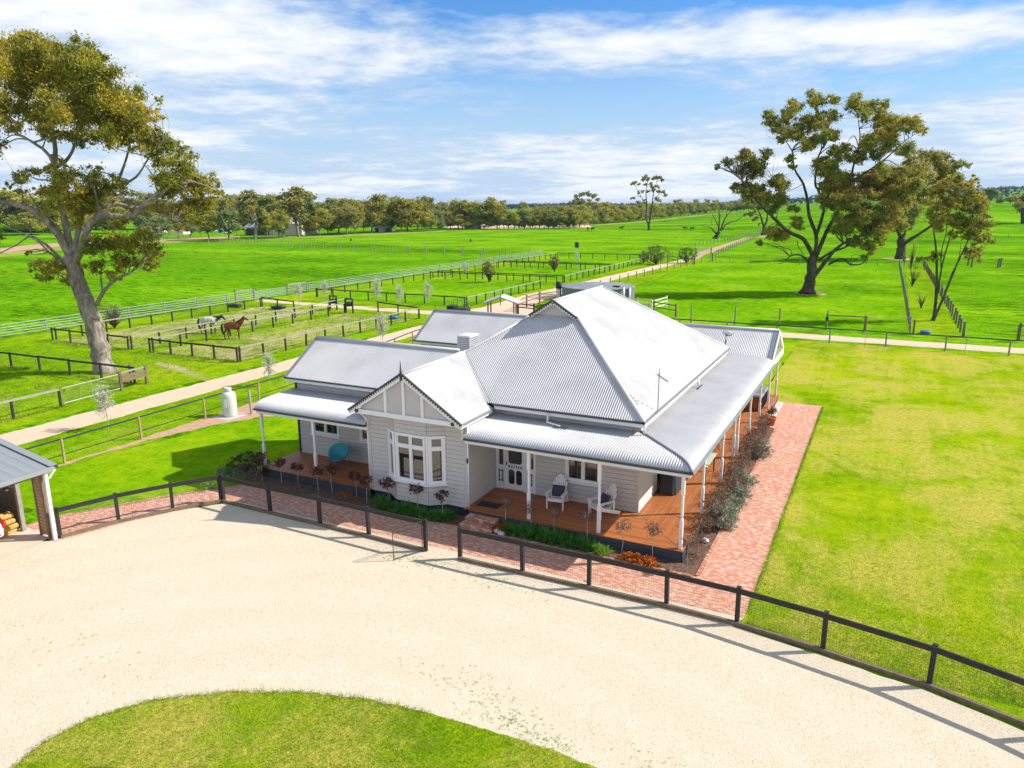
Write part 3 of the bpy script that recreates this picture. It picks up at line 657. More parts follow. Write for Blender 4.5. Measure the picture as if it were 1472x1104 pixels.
# left wing
Wlf=Wall((-22.48,23.86),(-16.95,23.86)); Wlf.boards(D,3.82,[(.72,2.22,1.4,2.7),(3.34,4.7,1.4,2.7)])
Wlf.window(.72,2.22,1.4,2.7,2); Wlf.window(3.34,4.7,1.4,2.7,2)
Wle=Wall((-22.48,27.4),(-22.48,23.86)); Wle.boards(.36,3.82); corner(-22.48,23.86,.36,3.75,.1,'trim')
m=MB(); m.add([(-22.49,23.8,3.82),(-22.49,27.4,3.82),(-22.49,25.6,5.15)],[(0,1,2)]); m.build('gable_end_wall',MT['wall'],house)
Wall((-17,27.4),(-22.48,27.4)).boards(.36,3.82)
Wrf=Wall((-22.48,33.66),(-16.9,33.66)); Wrf.boards(.36,3.82); Wre=Wall((-22.48,37.2),(-22.48,33.66)); Wre.boards(.36,3.82); corner(-22.48,33.66,.36,3.75)
m=MB(); m.add([(-22.49,33.6,3.82),(-22.49,37.2,3.82),(-22.49,35.43,5.15)],[(0,1,2)]); m.build('gable_end_wall',MT['wall'],house)
Wall((-13,37.2),(-22.48,37.2)).boards(.36,3.82); Wall((-16.9,33.66),(-16.9,27.4)).boards(.36,3.82); Wall((-7.09,37.7),(-13,37.7)).boards(.36,3.82)
# front gable face
m=MB(); m.add([(-17.0,21.16,3.7),(-12.92,21.16,3.7),(-14.96,21.16,5.06)],[(0,1,2)]); m.build('gable_panel',MT['wall'],house)
m=MB(); m.box(-17.15,-12.77,21.08,21.16,3.55,3.72); m.box(-17.1,-12.8,21.16,21.72,3.55,3.57)
m.build('gable_beam',MT['white'],house)
m=MB()
for x in (-15.75,-14.96,-14.17):
    zt=3.66+(2.36-abs(x+14.96))*.66-.13; m.box(x-.055,x+.055,21.10,21.155,3.72,zt)
m.build('gable_batten',MT['white'],house)
for sgn in (-1,1):
    m=MB(); a=Vector((-14.96+sgn*2.42,21.06,3.66-.09)); b=Vector((-14.96,21.06,5.21-.09)); m.bar(a,b,.04,.17); m.build('bargeboard',MT['white'],house)
    m=MB(); a=Vector((-14.96+sgn*2.44,21.03,3.645+.015)); b=Vector((-14.96,21.03,5.21+.045)); m.bar(a,b,.07,.05)
    d=(b-a).normalized(); n=int((b-a).length/.115); dn=Vector((d.z*(-1 if d.z>0 else 1)*sgn*0,0,-1))
    perp=Vector((-sgn*0+(-d.z if d.x>0 else d.z),0,(-abs(d.x)))); perp=Vector((d.z,0,-d.x)) if d.x>0 else Vector((-d.z,0,d.x)); perp=perp if perp.z<0 else -perp
    for i in range(n):
        c=a+d*((i+.5)*.115)+perp*.02+Vector((0,-.012,0))
        m.prism([(c.x-d.x*.045,c.z-d.z*.045),(c.x+perp.x*.085,c.z+perp.z*.085),(c.x+d.x*.045,c.z+d.z*.045)],'y',c.y-.008,c.y+.008)
    m.build('fretwork_trim',MT['trim'],house)
    m=MB(); cxp=-14.96+sgn*2.06
    pts=[(cxp+.075*math.cos(q),3.66+.075*math.sin(q)) for q in np.linspace(0,2*PI,14,endpoint=False)]; m.prism(pts,'y',21.03,21.075); m.build('rosette',MT['trim'],house)
    m=MB(); arc=[(-14.96+sgn*(2.2-.12*math.sin(q)*.2-(1-math.cos(q))*.12),21.12+.56*math.sin(q)**1,3.55-.62*(1-math.cos(q))) for q in np.linspace(0,PI/2,8)]
    m.tube(arc,.045,6); m.build('gable_bracket',MT['white'],house)
m=MB(); m.tube([(-14.96,21.03,5.0),(-14.96,21.03,5.3)],.05,6); m.tube([(-14.96,21.03,5.3),(-14.96,21.03,5.42),(-14.96,21.03,5.72)],[.035,.03,.006],6); m.lathe((-14.96,21.03,5.3),[(.02,0),(.055,.04),(.02,.09)],8); m.build('finial',MT['trim'],house)
# gablet
zr=EZ+SL*5.04
m=MB(); m.add([(-12.86,27.56,GZ-.02),(-10.96,27.56,GZ-.02),(-11.91,27.56,zr-.04)],[(0,1,2)]); m.build('gablet_panel',MT['wall'],house)
for sgn in (-1,1):
    m=MB(); a=Vector((-11.91+sgn*1.02,27.34,GZ-.04)); b=Vector((-11.91,27.34,zr-.06)); m.bar(a,b,.04,.13); m.build('gablet_bargeboard',MT['white'],house)
    m=MB(); a=Vector((-11.91+sgn*1.06,27.30,GZ+.0)); b=Vector((-11.91,27.30,zr+.03)); m.bar(a,b,.08,.06); d=(b-a).normalized(); perp=Vector((d.z,0,-d.x)); perp=perp if perp.z<0 else -perp
    for i in range(int((b-a).length/.12)):
        c=a+d*((i+.5)*.12)+perp*.02; m.prism([(c.x-d.x*.045,c.z-d.z*.045),(c.x+perp.x*.09,c.z+perp.z*.09),(c.x+d.x*.045,c.z+d.z*.045)],'y',c.y-.03,c.y-.014)
    m.build('fretwork_trim',MT['trim'],house)
# front door unit
def door():
    w=Wm; x0,x1=dx0+.0,dx1; a=.47; b=1.25; fr=MB(); zt=2.74
    w.box(fr,x0,x0+.07,D,zt,-.08,.05); w.box(fr,x1-.07,x1,D,zt,-.08,.05); w.box(fr,x0+.07,x1-.07,2.62,zt,-.08,.05)
    w.box(fr,a-.07,a,D,2.62,-.08,.05); w.box(fr,b,b+.07,D,2.62,-.08,.05)
    fr=fr.build('door_frame',MT['white'],house)
    for q0,q1 in ((x0+.07,a-.07),(b+.07,x1-.07)):
        m=MB(); w.box(m,q0,q1,D,D+.95,-.06,.02); w.box(m,q0,q0+.04,D+.95,2.62,-.06,.02); w.box(m,q1-.04,q1,D+.95,2.62,-.06,.02); m.build('sidelight_panel',MT['white'],fr)
        m=MB(); w.box(m,q0+.04,q1-.04,D+.95,2.62,-.05,-.03); m.build('sidelight_pane',MT['glass'],fr)
        m=MB(); c=(q0+q1)/2; 
        for q in (-.07,.07): w.box(m,c+q-.012,c+q+.012,D+.28,D+.78,.02,.05)
        for q in (D+.34,D+.72): w.box(m,c-.1,c+.1,q-.01,q+.01,.021,.052)
        m.build('iron_ornament',MT['trim'],fr)
    dr=MB(); z=D+.02
    w.box(dr,a+.005,a+.10,z,2.6,-.03,.03); w.box(dr,b-.10,b-.005,z,2.6,-.03,.03); w.box(dr,a+.1,b-.1,z,z+.2,-.03,.028)
    w.box(dr,a+.1,b-.1,2.48,2.6,-.03,.028); w.box(dr,a+.1,b-.1,z+.80,z+.86,-.03,.028); w.box(dr,a+.1,b-.1,z+.97,z+1.03,-.03,.028)
    for i in range(1,6): q=a+.1+(b-a-.2)*i/6; w.box(dr,q-.02,q+.02,z+.86,z+.97,-.03,.02)
    c=(a+b)/2; w.box(dr,c-.022,c+.022,z+.2,z+.8,-.02,.02)
    for sx in (-1,1):
        for (hx,hz,vx,vz) in ((c+sx*.022,z+.8,sx,-1),(c+sx*(.5*(b-a)-.1),z+.8,-sx,-1),(c+sx*.022,z+.2,sx,1),(c+sx*(.5*(b-a)-.1),z+.2,-sx,1),(c+sx*(.5*(b-a)-.1),z+1.03,-sx,1),(c+sx*(.5*(b-a)-.1),2.48,-sx,-1)):
            k=.11; pts=[(0,0),(k,0),(.06,.02),(.02,.06),(0,k)]; vs=[w.P(hx+vx*p,hz+vz*q,.0) for p,q in pts]+[w.P(hx+vx*p,hz+vz*q,.024) for p,q in pts]; n=5
            dr.add(vs,[tuple(range(n)),tuple(range(n,2*n))]+[(i,(i+1)%n,(i+1)%n+n,i+n) for i in range(n)])
    dd=dr.build('screen_door',MT['white'],house)
    m=MB(); w.box(m,a+.06,b-.06,z+.1,2.55,-.035,-.02); m.build('door_mesh',MT['glass'],dd)
    m=MB(); w.box(m,a+.03,a+.06,z+.95,z+1.09,.03,.07); m.build('door_handle',MT['trim'],dd)
door()
# decks
def deck(poly,mat,name='deck'):
    m=MB(); m.prism(poly,'z',D-.035,D); m.build(name,MT[mat],house)
deck([(-12.77,21.5),(-4.9,21.5),(-7.09,23.84),(-12.77,23.84)],'decx'); deck([(-4.9,21.52),(-4.9,38.4),(-4.86,43.2),(-13,43.2),(-13,38.3),(-7.09,38.3),(-7.09,23.86)],'decy')
deck([(-22.66,21.56),(-16.97,21.56),(-16.97,23.86),(-22.66,23.86)],'decx')
for a,b in (((-12.6,21.53),(-4.93,21.53)),((-22.63,21.6),(-16.98,21.6))):
    w=Wall(a,b); w.boards(.02,D-.04,name='deck_skirting',mat='base',board=.125)
Wall((-4.93,21.55),(-4.93,43.1)).boards(.02,D-.04,name='deck_skirting',mat='base',board=.125)
m=MB(); m.box(-4.95,-4.6,38.3,42.9,.0,.14); m.build('step_slab',MT['concrete'],house)
# turned verandah posts
def postmesh(h):
    m=MB(); m.box(-.052,.052,-.052,.052,0,.95); m.box(-.052,.052,-.052,.052,h-.62,h)
    pr=[(.05,.95),(.062,.975),(.044,1.01),(.036,1.06),(.05,1.12),(.046,h-.8),(.036,h-.75),(.06,h-.71),(.044,h-.66),(.05,h-.62)]
    m.lathe((0,0,0),pr,12); return m.build('verandah_post',MT['white'],house)
p0=postmesh(2.85-D); ps=[(-5.02,21.68),(-7.75,21.68),(-10.3,21.68)]+[(-5.05,y) for y in (24.75,28.0,31.25,34.2,37.15,40.15)]+[(-5.05,42.95)]
p0.location=(*ps[0],D)
for p in ps[1:]: q=p0.copy(); COL.objects.link(q); q.location=(*p,D)
q=p0.copy(); COL.objects.link(q); q.location=(-5.2,31.3,D)
p1_=postmesh(2.76-D); p1_.location=(-22.5,21.72,D); q=p1_.copy(); COL.objects.link(q); q.location=(-19.75,21.72,D)
# alfresco gable end
m=MB(); m.box(-4.86,-4.80,38.95,43.05,2.98,3.14); m.bar((-4.83,38.92,3.10),(-4.83,41,4.40),.05,.16); m.bar((-4.83,43.08,3.10),(-4.83,41,4.40),.05,.16); m.box(-4.85,-4.81,40.96,41.04,3.14,4.3)
m.bar((-4.83,39.9,3.14),(-4.83,40.5,3.95),.04,.06); m.bar((-4.83,42.1,3.14),(-4.83,41.5,3.95),.04,.06); m.build('alfresco_gable_frame',MT['white'],house)
# downpipes, spreaders, vents
def pipe(pts,r=.035,mat='white',name='downpipe'):
    m=MB(); m.tube(pts,r,8); m.build(name,MT[mat],house,True)
pipe([(-10.35,23.36,3.78),(-10.35,23.36,3.52),(-10.35,23.3,3.46),(-9.75,23.1,3.43)]); 
m=MB(); 
for i in range(5): m.tube([(-9.95+i*.11,22.95,3.425),(-9.95+i*.11,23.15,3.425)],.022,6)
m.build('spreader',MT['trim'],house)
pipe([(-6.85,23.5,3.8),(-6.85,23.5,3.42)]); pipe([(-6.8,31.0,3.78),(-6.72,31.0,3.46)]); pipe([(-6.7,30.6,3.42),(-6.7,31.4,3.42)],.03,'trim','spreader')
pipe([(-12.66,21.64,3.5),(-12.66,21.64,.4)],.03); pipe([(-17.02,21.64,3.5),(-17.02,21.64,.4)],.03)
m=MB(); m.lathe((-15.0,28.6,4.9),[(.04,0),(.04,.35),(.1,.37),(.1,.4),(.02,.44)],10); m.build('flue',MT['roof'],house)
m=MB(); m.box(-12.70,-12.64,21.58,21.64,2.1,2.28); m.build('wall_lamp',MT['trim'],house)
# brick steps
m=MB(); m.box(-12.55,-11.35,21.12,21.5,.02,.30); m.box(-12.6,-11.3,20.78,21.12,.02,.16); o=m.build('front_steps',MT['brickv']); tag(o,'orange brick steps leading up to the front door verandah','steps')
o.modifiers.new('b','BEVEL').width=.025
# roof-top things
m=MB(); 
t_=empty('evaporative_cooler',(-16.45,28.35,4.25)); tag(t_,'white box cooler standing up behind the front gable ridge','air cooler')
m.box(-.33,.33,-.42,.42,0,1.15); m.build('casing',MT['gas'],t_,bevel=.02)
m=MB()
for i in range(11): m.box(.331,.347,-.36,.36,.12+i*.09,.165+i*.09); m.box(-.28,.28,-.437,-.421,.12+i*.09,.165+i*.09)
m.build('louvre',MT['roofedge'],t_)
a_=empty('tv_antenna',(-6.83,25.0,3.9)); tag(a_,'spindly television aerial on a tall mast at the right eave','antenna')
m=MB(); m.tube([(.0,-.25,-.05),(0,-.05,-.02),(0,0,.1),(0,0,1.35)],.016,6); m.build('mast',MT['wire'],a_)
m=MB(); m.bar((-.1,.12,1.25),(.36,-.12,1.08),.022,.022)
for i in range(6): x=-.08+i*.075; m.bar((x-.06,-x*.5-.13,1.24-x*.37),(x+.06,-x*.5+.13,1.24-x*.37),.008,.008)
m.bar((0,0,1.3),(0,0,1.5),.015,.015); m.build('aerial_elements',MT['trim'],a_)
a_=empty('satellite_dish',(-7.15,38.6,4.1)); tag(a_,'grey satellite dish on the rear corner of the roof','satellite dish')
m=MB(); m.lathe((0,0,0),[(.02,.0),(.22,.05),(.40,.16),(.405,.17),(.22,.07),(.02,.02)],20); o=m.build('dish',MT['steel'],a_,True); o.rotation_euler=(R(-50),R(20),0); o.location=(0,0,.35); o.scale=(.62,.62,.62)
m=MB(); m.tube([(0,0,-.6),(0,0,.35)],.025,8); m.tube([(0,0,.3),(.3,-.25,.35),(.42,-.35,.5)],.012,6); m.build('mount',MT['trim'],a_)
# ------------------------------------------------------------------ fences
PM={}
def post_mesh(mat,w,h,roundp=False):
    k=(mat,w,h,roundp)
    if k not in PM:
        m=MB()
        if roundp: m.lathe((0,0,0),[(w/2,-.1),(w/2,h-.02),(w/2-.015,h)],8)
        else: m.box(-w/2,w/2,-w/2,w/2,-.1,h)
        o=m.build('post',MT[mat]); PM[k]=o.data; bpy.data.objects.remove(o)
    return PM[k]
def interp(pl,step):
    out=[]; L=0; pl=[np.array(p,float) for p in pl]; seg=[np.linalg.norm(b-a) for a,b in zip(pl,pl[1:])]; T=sum(seg); n=max(1,round(T/step))
    for i in range(n+1):
        d=T*i/n; j=0
        while j<len(seg)-1 and d>seg[j]: d-=seg[j]; j+=1
        out.append(tuple(pl[j]+(pl[j+1]-pl[j])*min(1,d/seg[j])))
    return out
def fence(name,label,posts,h=1.1,pmat='blackwood',pw=.11,rails=((1.03,'blackwood',.14,.05),),off=0,wires=(),mesh=None,group=None,roundp=False,cat='fence',ends=True,side=-1,lean=.012):
    """posts: list of (x,y); rails: (z,mat,height,thickness); wires: heights; mesh: (cell, zmin, zmax, mat)"""
    root=empty(name,(*posts[0],th(*posts[0]))); tag(root,label,cat,group)
    o0=np.array([posts[0][0],posts[0][1],th(*posts[0])])
    L=lambda x,y,z: (x-o0[0],y-o0[1],z+th(x,y)-o0[2])
    for i,p in enumerate(posts):
        if not ends and i in (0,len(posts)-1): continue
        q=bpy.data.objects.new('post',post_mesh(pmat,pw,h,roundp)); COL.objects.link(q); q.parent=root
        q.location=L(p[0],p[1],0); nx=posts[min(i+1,len(posts)-1)]; pv=posts[max(i-1,0)]
        q.rotation_euler=(rng.normal()*lean,rng.normal()*lean,math.atan2(nx[1]-pv[1],nx[0]-pv[0]))
    def offp(i):
        nx=posts[min(i+1,len(posts)-1)]; pv=posts[max(i-1,0)]; d=np.array([nx[0]-pv[0],nx[1]-pv[1]]); d/=np.linalg.norm(d)
        return np.array([posts[i][0]+d[1]*side*-off,posts[i][1]-d[0]*side*-off])
    for (z,mat,hh,tt) in rails:
        m=MB()
        for i in range(len(posts)-1):
            a,b=offp(i),offp(i+1); dz=rng.normal()*.008; e=(b-a)/np.linalg.norm(b-a)*.001*(1 if i%2 else -1)
            m.bar(L(a[0],a[1],z+dz),L(b[0],b[1],z+rng.normal()*.008),tt-(.002 if i%2 else 0),hh-(.003 if i%2 else 0))
        m.build('rail',MT[mat],root)
    if wires:
        m=MB()
        for z in wires:
            for i in range(len(posts)-1): a,b=posts[i],posts[i+1]; m.tube([L(a[0],a[1],z),L((a[0]+b[0])/2,(a[1]+b[1])/2,z-.008),L(b[0],b[1],z)],.004,3,False)
        m.build('fence_wire',MT['wire'],root)
    if mesh:
        c,za,zb,mm,r=mesh; m=MB()
        for i in range(len(posts)-1):
            a,b=np.array(offp(i)),np.array(offp(i+1)); LL=np.linalg.norm(b-a); n=int(LL/c); d=(b-a)/LL; nn=np.array([d[1],-d[0]])*r
            for k in range(n):
                p=a+d*c*k; p1=L(p[0]-d[0]*r,p[1]-d[1]*r,za); p2=L(p[0]+d[0]*r,p[1]+d[1]*r,za); p3=L(p[0]+d[0]*r,p[1]+d[1]*r,zb); p4=L(p[0]-d[0]*r,p[1]-d[1]*r,zb)
                m.add([p1,p2,p3,p4],[(0,1,2,3)])
            z=za
            while z<zb+1e-6: m.add([L(*a,z-r),L(*b,z-r),L(*b,z+r),L(*a,z+r)],[(0,1,2,3)]); z+=c
        m.build('wire_mesh',MT[mm],root)
    return root
MSH=(.075,.06,.98,'blackwire',.0017)
BR=((1.03,'blackwood',.15,.045),(.07,'brownwood',.12,.09))
fence('front_fence','black post and rail mesh fence from the kinked corner to the open gate',[(-21.85,18.85),(-19.45,18.82),(-17.1,18.8),(-14.95,18.78),(-12.62,18.72)],1.12,rails=BR,off=.06,mesh=MSH,group='front garden fence')
fence('front_fence','long black post and rail mesh fence running right from the gate gap past the lawn',[(-11.32,18.72),(-9.12,18.74),(-6.97,18.78),(-4.65,18.76),(-2.72,18.7),(-.55,18.38),(1.78,17.95),(4.1,17.2),(6.3,16.2),(8.4,14.9),(10.3,13.4),(12.0,11.7)],1.12,rails=BR,off=.06,mesh=MSH,group='front garden fence')
fence('front_fence','short black post and rail fence angling back from the carport to the kinked corner',[(-24.42,14.1),(-23.8,15.85),(-22.92,17.42),(-21.95,18.8)],1.12,rails=BR,off=.06,mesh=MSH,group='front garden fence')
g_=empty('garden_gate',(-12.68,18.62,0),math.atan2(-.95,-.5)); tag(g_,'open black tubular steel garden gate hung at the fence gap','gate')
m=MB(); m.tube([(0,0,.06),(1.02,0,.06)],.014,6); m.tube([(0,0,.0),(0,0,1.08)],.014,6); m.tube([(0,0,1.08),(.9,0,1.08),(1.0,0,1.03),(1.04,0,.93),(1.04,0,.02)],.014,6); m.tube([(0,0,.93),(1.03,0,.93)],.01,6)
m.build('gate_frame',MT['trim'],g_)
m=MB()
for i in range(14): m.add([(.04+i*.073,0,.07),(.044+i*.073,0,.07),(.044+i*.073,0,1.05 if i<12 else .95),(.04+i*.073,0,1.05 if i<12 else .95)],[(0,1,2,3)])
for i in range(12): m.add([(.0,0,.08+i*.073),(1.03,0,.08+i*.073),(1.03,0,.084+i*.073),(0,0,.084+i*.073)],[(0,1,2,3)])
m.build('gate_mesh',MT['blackwire'],g_)
# yard fence beside the drive (treated posts, dark rail, low wire)
fence('drive_fence','pine post fence with a thin black top rail on the house side of the drive',[(-31.6+(-.02*i),3.5+3.87*i) for i in range(9)]+[(-32.2,38.4),(-32.6,42.3),(-33.1,46),(-33.7,49.2),(-34,53)],1.15,'treatedwood',.11,rails=((1.12,'trim',.07,.05),),wires=(.35,.6),roundp=True,lean=.02)
# paddocks ------------------------------------------------------------
BK=((1.05,'blackwood',.12,.05),); PL=((1.05,'palewood',.10,.05),)
def line(a,b,step): return interp([a,b],step)
def padk(name,label,pts,rails,step=2.3,**k): return fence('paddock_fence' ,label,interp(pts,step),1.12,rails=rails,off=.07,wires=(.45,.75),group='paddock rails',**k)
padk('','black railed front of the paddock with the chestnut horse',[(-50.66,38.2),(-41.5,38.3)],BK)
padk('','pale railed drive side of the chestnut horse paddock, nearest the drive',[(-41.5,38.55),(-41.4,61.7)],PL,2.33)
padk('','pale railed left side of the chestnut horse paddock, one of two close parallel rails',[(-50.66,38.5),(-50.6,61.6)],PL,2.5)
padk('','black railed back of the chestnut horse paddock by the cross track',[(-48,63.9),(-41.5,61.9)],BK,2.9)
padk('','black railed front of the left paddock behind the big gum trunk',[(-62.75,38.2),(-53.05,38.1)],BK,2.42)
padk('','pale railed right side of the left paddock, behind the grey horse',[(-53.05,38.4),(-53.1,64.8)],PL,2.6)
padk('','pale railed pasture side of the left paddock',[(-62.75,38.5),(-62.6,61.8)],PL,2.35)
padk('','short black railed back of the left paddock with three posts',[(-62.6,62.05),(-56.6,60.6)],BK,2.9)
padk('','black railed front of the middle paddock beyond the cross track',[(-62.8,71.3),(-41.6,71.1)],BK,2.65)
padk('','pale railed drive side of the middle paddock',[(-41.5,71.4),(-41.5,91)],PL,2.3)
padk('','pale railed pasture side of the middle and far paddocks',[(-62.9,71.6),(-62.9,145.6)],PL,2.6)
padk('','black railed back of the middle paddock, near one of a close pair',[(-62.7,97),(-41.6,96.8)],BK,2.65)
padk('','black railed front of the third paddock, far one of a close pair',[(-62.7,99.2),(-41.6,99)],BK,2.65)
padk('','pale railed drive side of the third and fourth paddocks',[(-41.5,99.3),(-41.6,145.5)],PL,2.4)
padk('','black railed back of the third paddock, near one of the farther pair',[(-62.7,119.4),(-41.7,119.4)],BK,2.65)
padk('','black railed front of the fourth paddock, far one of the farther pair',[(-62.7,121.6),(-41.7,121.6)],BK,2.65)
padk('','black railed back of the farthest paddock by the willows',[(-62.7,146),(-41.6,146)],BK,2.65)
padk('','black railed fence of the near left pen, running left from the bench',[(-64,29.8),(-42.4,30.6)],BK,2.9)
padk('','grey railed fence of the near left pen beside the drive',[(-40.6,17),(-40.8,19.5),(-41.05,22.4),(-41.1,24.9)],((1.05,'palewood',.12,.05),),2.6)
# gates and field gates
def fieldgate(a,b,label,mat='steel',mid=True,h=1.05,z0=.18,bars=0,pal=False):
    a=np.array(a,float);b=np.array(b,float);L=np.linalg.norm(b-a); r=empty('farm_gate',(a[0],a[1],0),math.atan2(b[1]-a[1],b[0]-a[0])); tag(r,label,'gate')
    m=MB(); m.tube([(.05,0,z0),(L-.05,0,z0),(L-.05,0,h),(.05,0,h),(.05,0,z0)],.022,6)
    if mid: m.tube([(L/2,0,z0),(L/2,0,h)],.016,6)
    for i in range(bars): z=z0+(h-z0)*(i+1)/(bars+1); m.tube([(.05,0,z),(L-.05,0,z)],.016,6)
    if pal:
        for i in range(12): m.tube([(L*(i+.5)/12,0,z0),(L*(i+.5)/12,0,h)],.012,5)
    m.build('gate_frame',MT[mat],r); m=MB(); n=int(L/.12)
    for i in range(n): m.add([(i*.12,0,z0),(i*.12+.007,0,z0),(i*.12+.007,0,h),(i*.12,0,h)],[(0,1,2,3)])
    for i in range(7): z=z0+i*.125; m.add([(.05,0,z),(L-.05,0,z),(L-.05,0,z+.007),(.05,0,z+.007)],[(0,1,2,3)])
    m.build('gate_mesh',MT['wire'],r); return r
fieldgate((-41.15,25.1),(-41.45,28.9),'galvanised mesh gate of the near left pen, beside the drive')
fieldgate((-67.75,66),(-67.8,71.5),'galvanised steel gate in the pale rail fence where the cross track meets the pasture',bars=4,pal=True)
# timber screen beside that gate
b_=empty('timber_bay',(-41.5,29.0,0)); tag(b_,'dark timber rail and board end bay at the corner of the near left pen','fence')
for x,y in ((0,0),(-.15,1.9),(-1.2,1.6)): 
    q=bpy.data.objects.new('post',post_mesh('brownwood',.15,1.2)); COL.objects.link(q); q.parent=b_; q.location=(x,y,0)
m=MB(); m.bar((0,-.0,1.12),(-.15,1.95,1.12),.06,.10); m.build('rail',MT['palewood'],b_)
m=MB(); m.bar((.08,0,.62),(-.07,1.95,.62),.04,.2); m.bar((.08,0,.85),(-.07,1.95,.85),.04,.2); m.build('board',MT['brownwood'],b_)
# pale five-rail fence along the pasture
SR=tuple((z,'steel',.045,.03) for z in (.25,.48,.71,.94,1.2))
fence('pasture_fence','pale five rail steel fence between pasture and paddocks, left of the steel gate',interp([(-68,-5),(-68,38.5),(-67.7,66)],4.1),1.3,'greywood',.14,rails=SR,off=.09,group='five rail pasture fence',roundp=True)
fence('pasture_fence','pale five rail steel fence between pasture and paddocks, beyond the steel gate',interp([(-67.8,71.6),(-67.6,96),(-68.6,152)],4.0),1.3,'greywood',.14,rails=SR,off=.09,group='five rail pasture fence',roundp=True)
# strainer rails near that gate
for a,b,l in (((-67.75,63.1),(-67.75,65.9),'short timber brace rail left of the steel pasture gate'),((-67.8,71.7),(-67.8,75.2),'short timber brace rail right of the steel pasture gate')):
    fence('brace_rail',l,[a,b],1.5,'brownwood',.2,rails=((1.35,'palewood',.1,.06),),roundp=True,cat='fence')
# far cross fences in the pasture
def wfence(label,pl,step,h=1.2,pmat='greywood',pw=.13,wires=(.4,.8,1.1),**k):
    return fence('wire_fence',label,interp(pl,step),h,pmat,pw,rails=(),wires=wires,group='post and wire fences',roundp=True,lean=.03,**k)
gg=lambda l:[tuple(G(u,v)[:2]) for u,v in l]
wfence('post and wire fence across the far pasture, front one of two',gg([(300,350),(342,351.3),(474,360),(564,363),(663,367.6),(719,370.5)]),5.6,1.5,'greywood',.24,())
wfence('post and wire fence across the far pasture, slightly behind the front one',gg([(345,348.5),(472,357),(560,360.5),(700,366.5),(760,369)]),6.2,1.4,'greywood',.22,())
wfence('dark post fence in front of the far left tree line',gg([(195,348),(250,344),(300,341),(350,338.5),(440,336)]),5.5,1.3,'brownwood',.22,())
wfence('thin post and wire fence along the right side of the drive beyond the tank',[(-34.1,94),(-33.8,112),(-32.6,139),(-31,146.5)],3.9,1.15,'greywood',.15)
fence('post_fence','closely spaced post fence along the left side of the far track',interp(gg([(999,355.5),(1050,344.5),(1093,334.5)]),4.2),1.3,'greywood',.2,rails=(),wires=(.4,1.1),roundp=True,lean=.03,group='far track fences')
fence('post_fence','closely spaced post fence along the right side of the far track',interp(gg([(1029,368),(1060,354),(1094,338)]),4.2),1.3,'greywood',.2,rails=(),wires=(.4,1.1),roundp=True,lean=.03,group='far track fences')
wfence('post and wire fence across the back of the big tree paddock',[(-30.2,148),(-26,144.2),(-12,145.5),(2.2,148)],4.2,1.2)
wfence('grey post and wire fence running away along the right edge of the big tree paddock',[(2.1,71.4),(1.95,90),(1.4,150)],2.9,1.15,'greywood',.14)
fence('post_fence','rough timber post fence running away right of the slender gum tree',interp([(6.0,71.6),(5.9,90),(5.4,132),(5.2,150)],2.6),1.2,'brownwood',.18,rails=(),wires=(.3,.6,.9,1.1),roundp=True,lean=.03)
wfence('tall grey post and wire fence on the far side of the right driveway',[(-24,68.6),(-16.1,69.7),(-12.2,70.4),(-8.4,70.4),(-4.5,70.9)],3.9,1.75,'greywood',.13)
fence('timber_rail_bay','brown timber rail bay with a small box on its left post, across the right driveway',[(-4.5,71.0),(-1.45,71.1)],1.45,'brownwood',.17,rails=((1.3,'brownwood',.09,.07),),roundp=True)
wfence('low wire fence between the rail bay and the slender gum, across the right driveway',[(-1.4,71.1),(2.2,71.2),(6.0,71.5),(9.8,71.4)],3.9,1.3,'brownwood',.17)
fence('timber_rail_bay','brown timber rail bay at the right edge across the right driveway',[(9.9,71.4),(13.4,71.5)],1.5,'brownwood',.18,rails=((1.25,'brownwood',.1,.07),),roundp=True)
wfence('post and wire fence of the right hand pasture beyond the rail bay',[(13.4,71.5),(40,72)],4.2,1.25)
fence('lawn_fence','long black railed fence between the rear lawn and the right driveway',[(-24+4.05*i,64.1) for i in range(16)],1.2,'greywood',.12,rails=((1.17,'trim',.09,.05),),wires=(.3,.6,.9),roundp=True,lean=.015)
m=MB(); m.box(-.12,.12,-.08,.08,-.18,.18); o=m.build('gate_box',MT['plastic_black']); o.location=(-4.5,70.85,1.0); tag(o,'small dark box fixed to the left post of the timber rail bay','box'); o.modifiers.new('b','BEVEL').width=.02
for lab,pl in (('two leaning timber posts standing alone in the right hand pasture',[(1434,385),(1437.5,384)]),('two short timber posts beside the slender gum crown in the pasture',[(1391,382),(1396,384.5)])):
    r=empty('field_posts',G(*pl[0])); tag(r,lab,'posts')
    for p in pl:
        g=G(*p); q=bpy.data.objects.new('post',post_mesh('brownwood',.3,1.6,True)); COL.objects.link(q); q.parent=r; q.location=tuple(g-G(*pl[0])); q.rotation_euler=(.02,.05,0)
wfence('faint post and wire fence across the right hand pasture',gg([(1400,341),(1436,341),(1500,341)]),5,1.1,'brownwood',.16,())
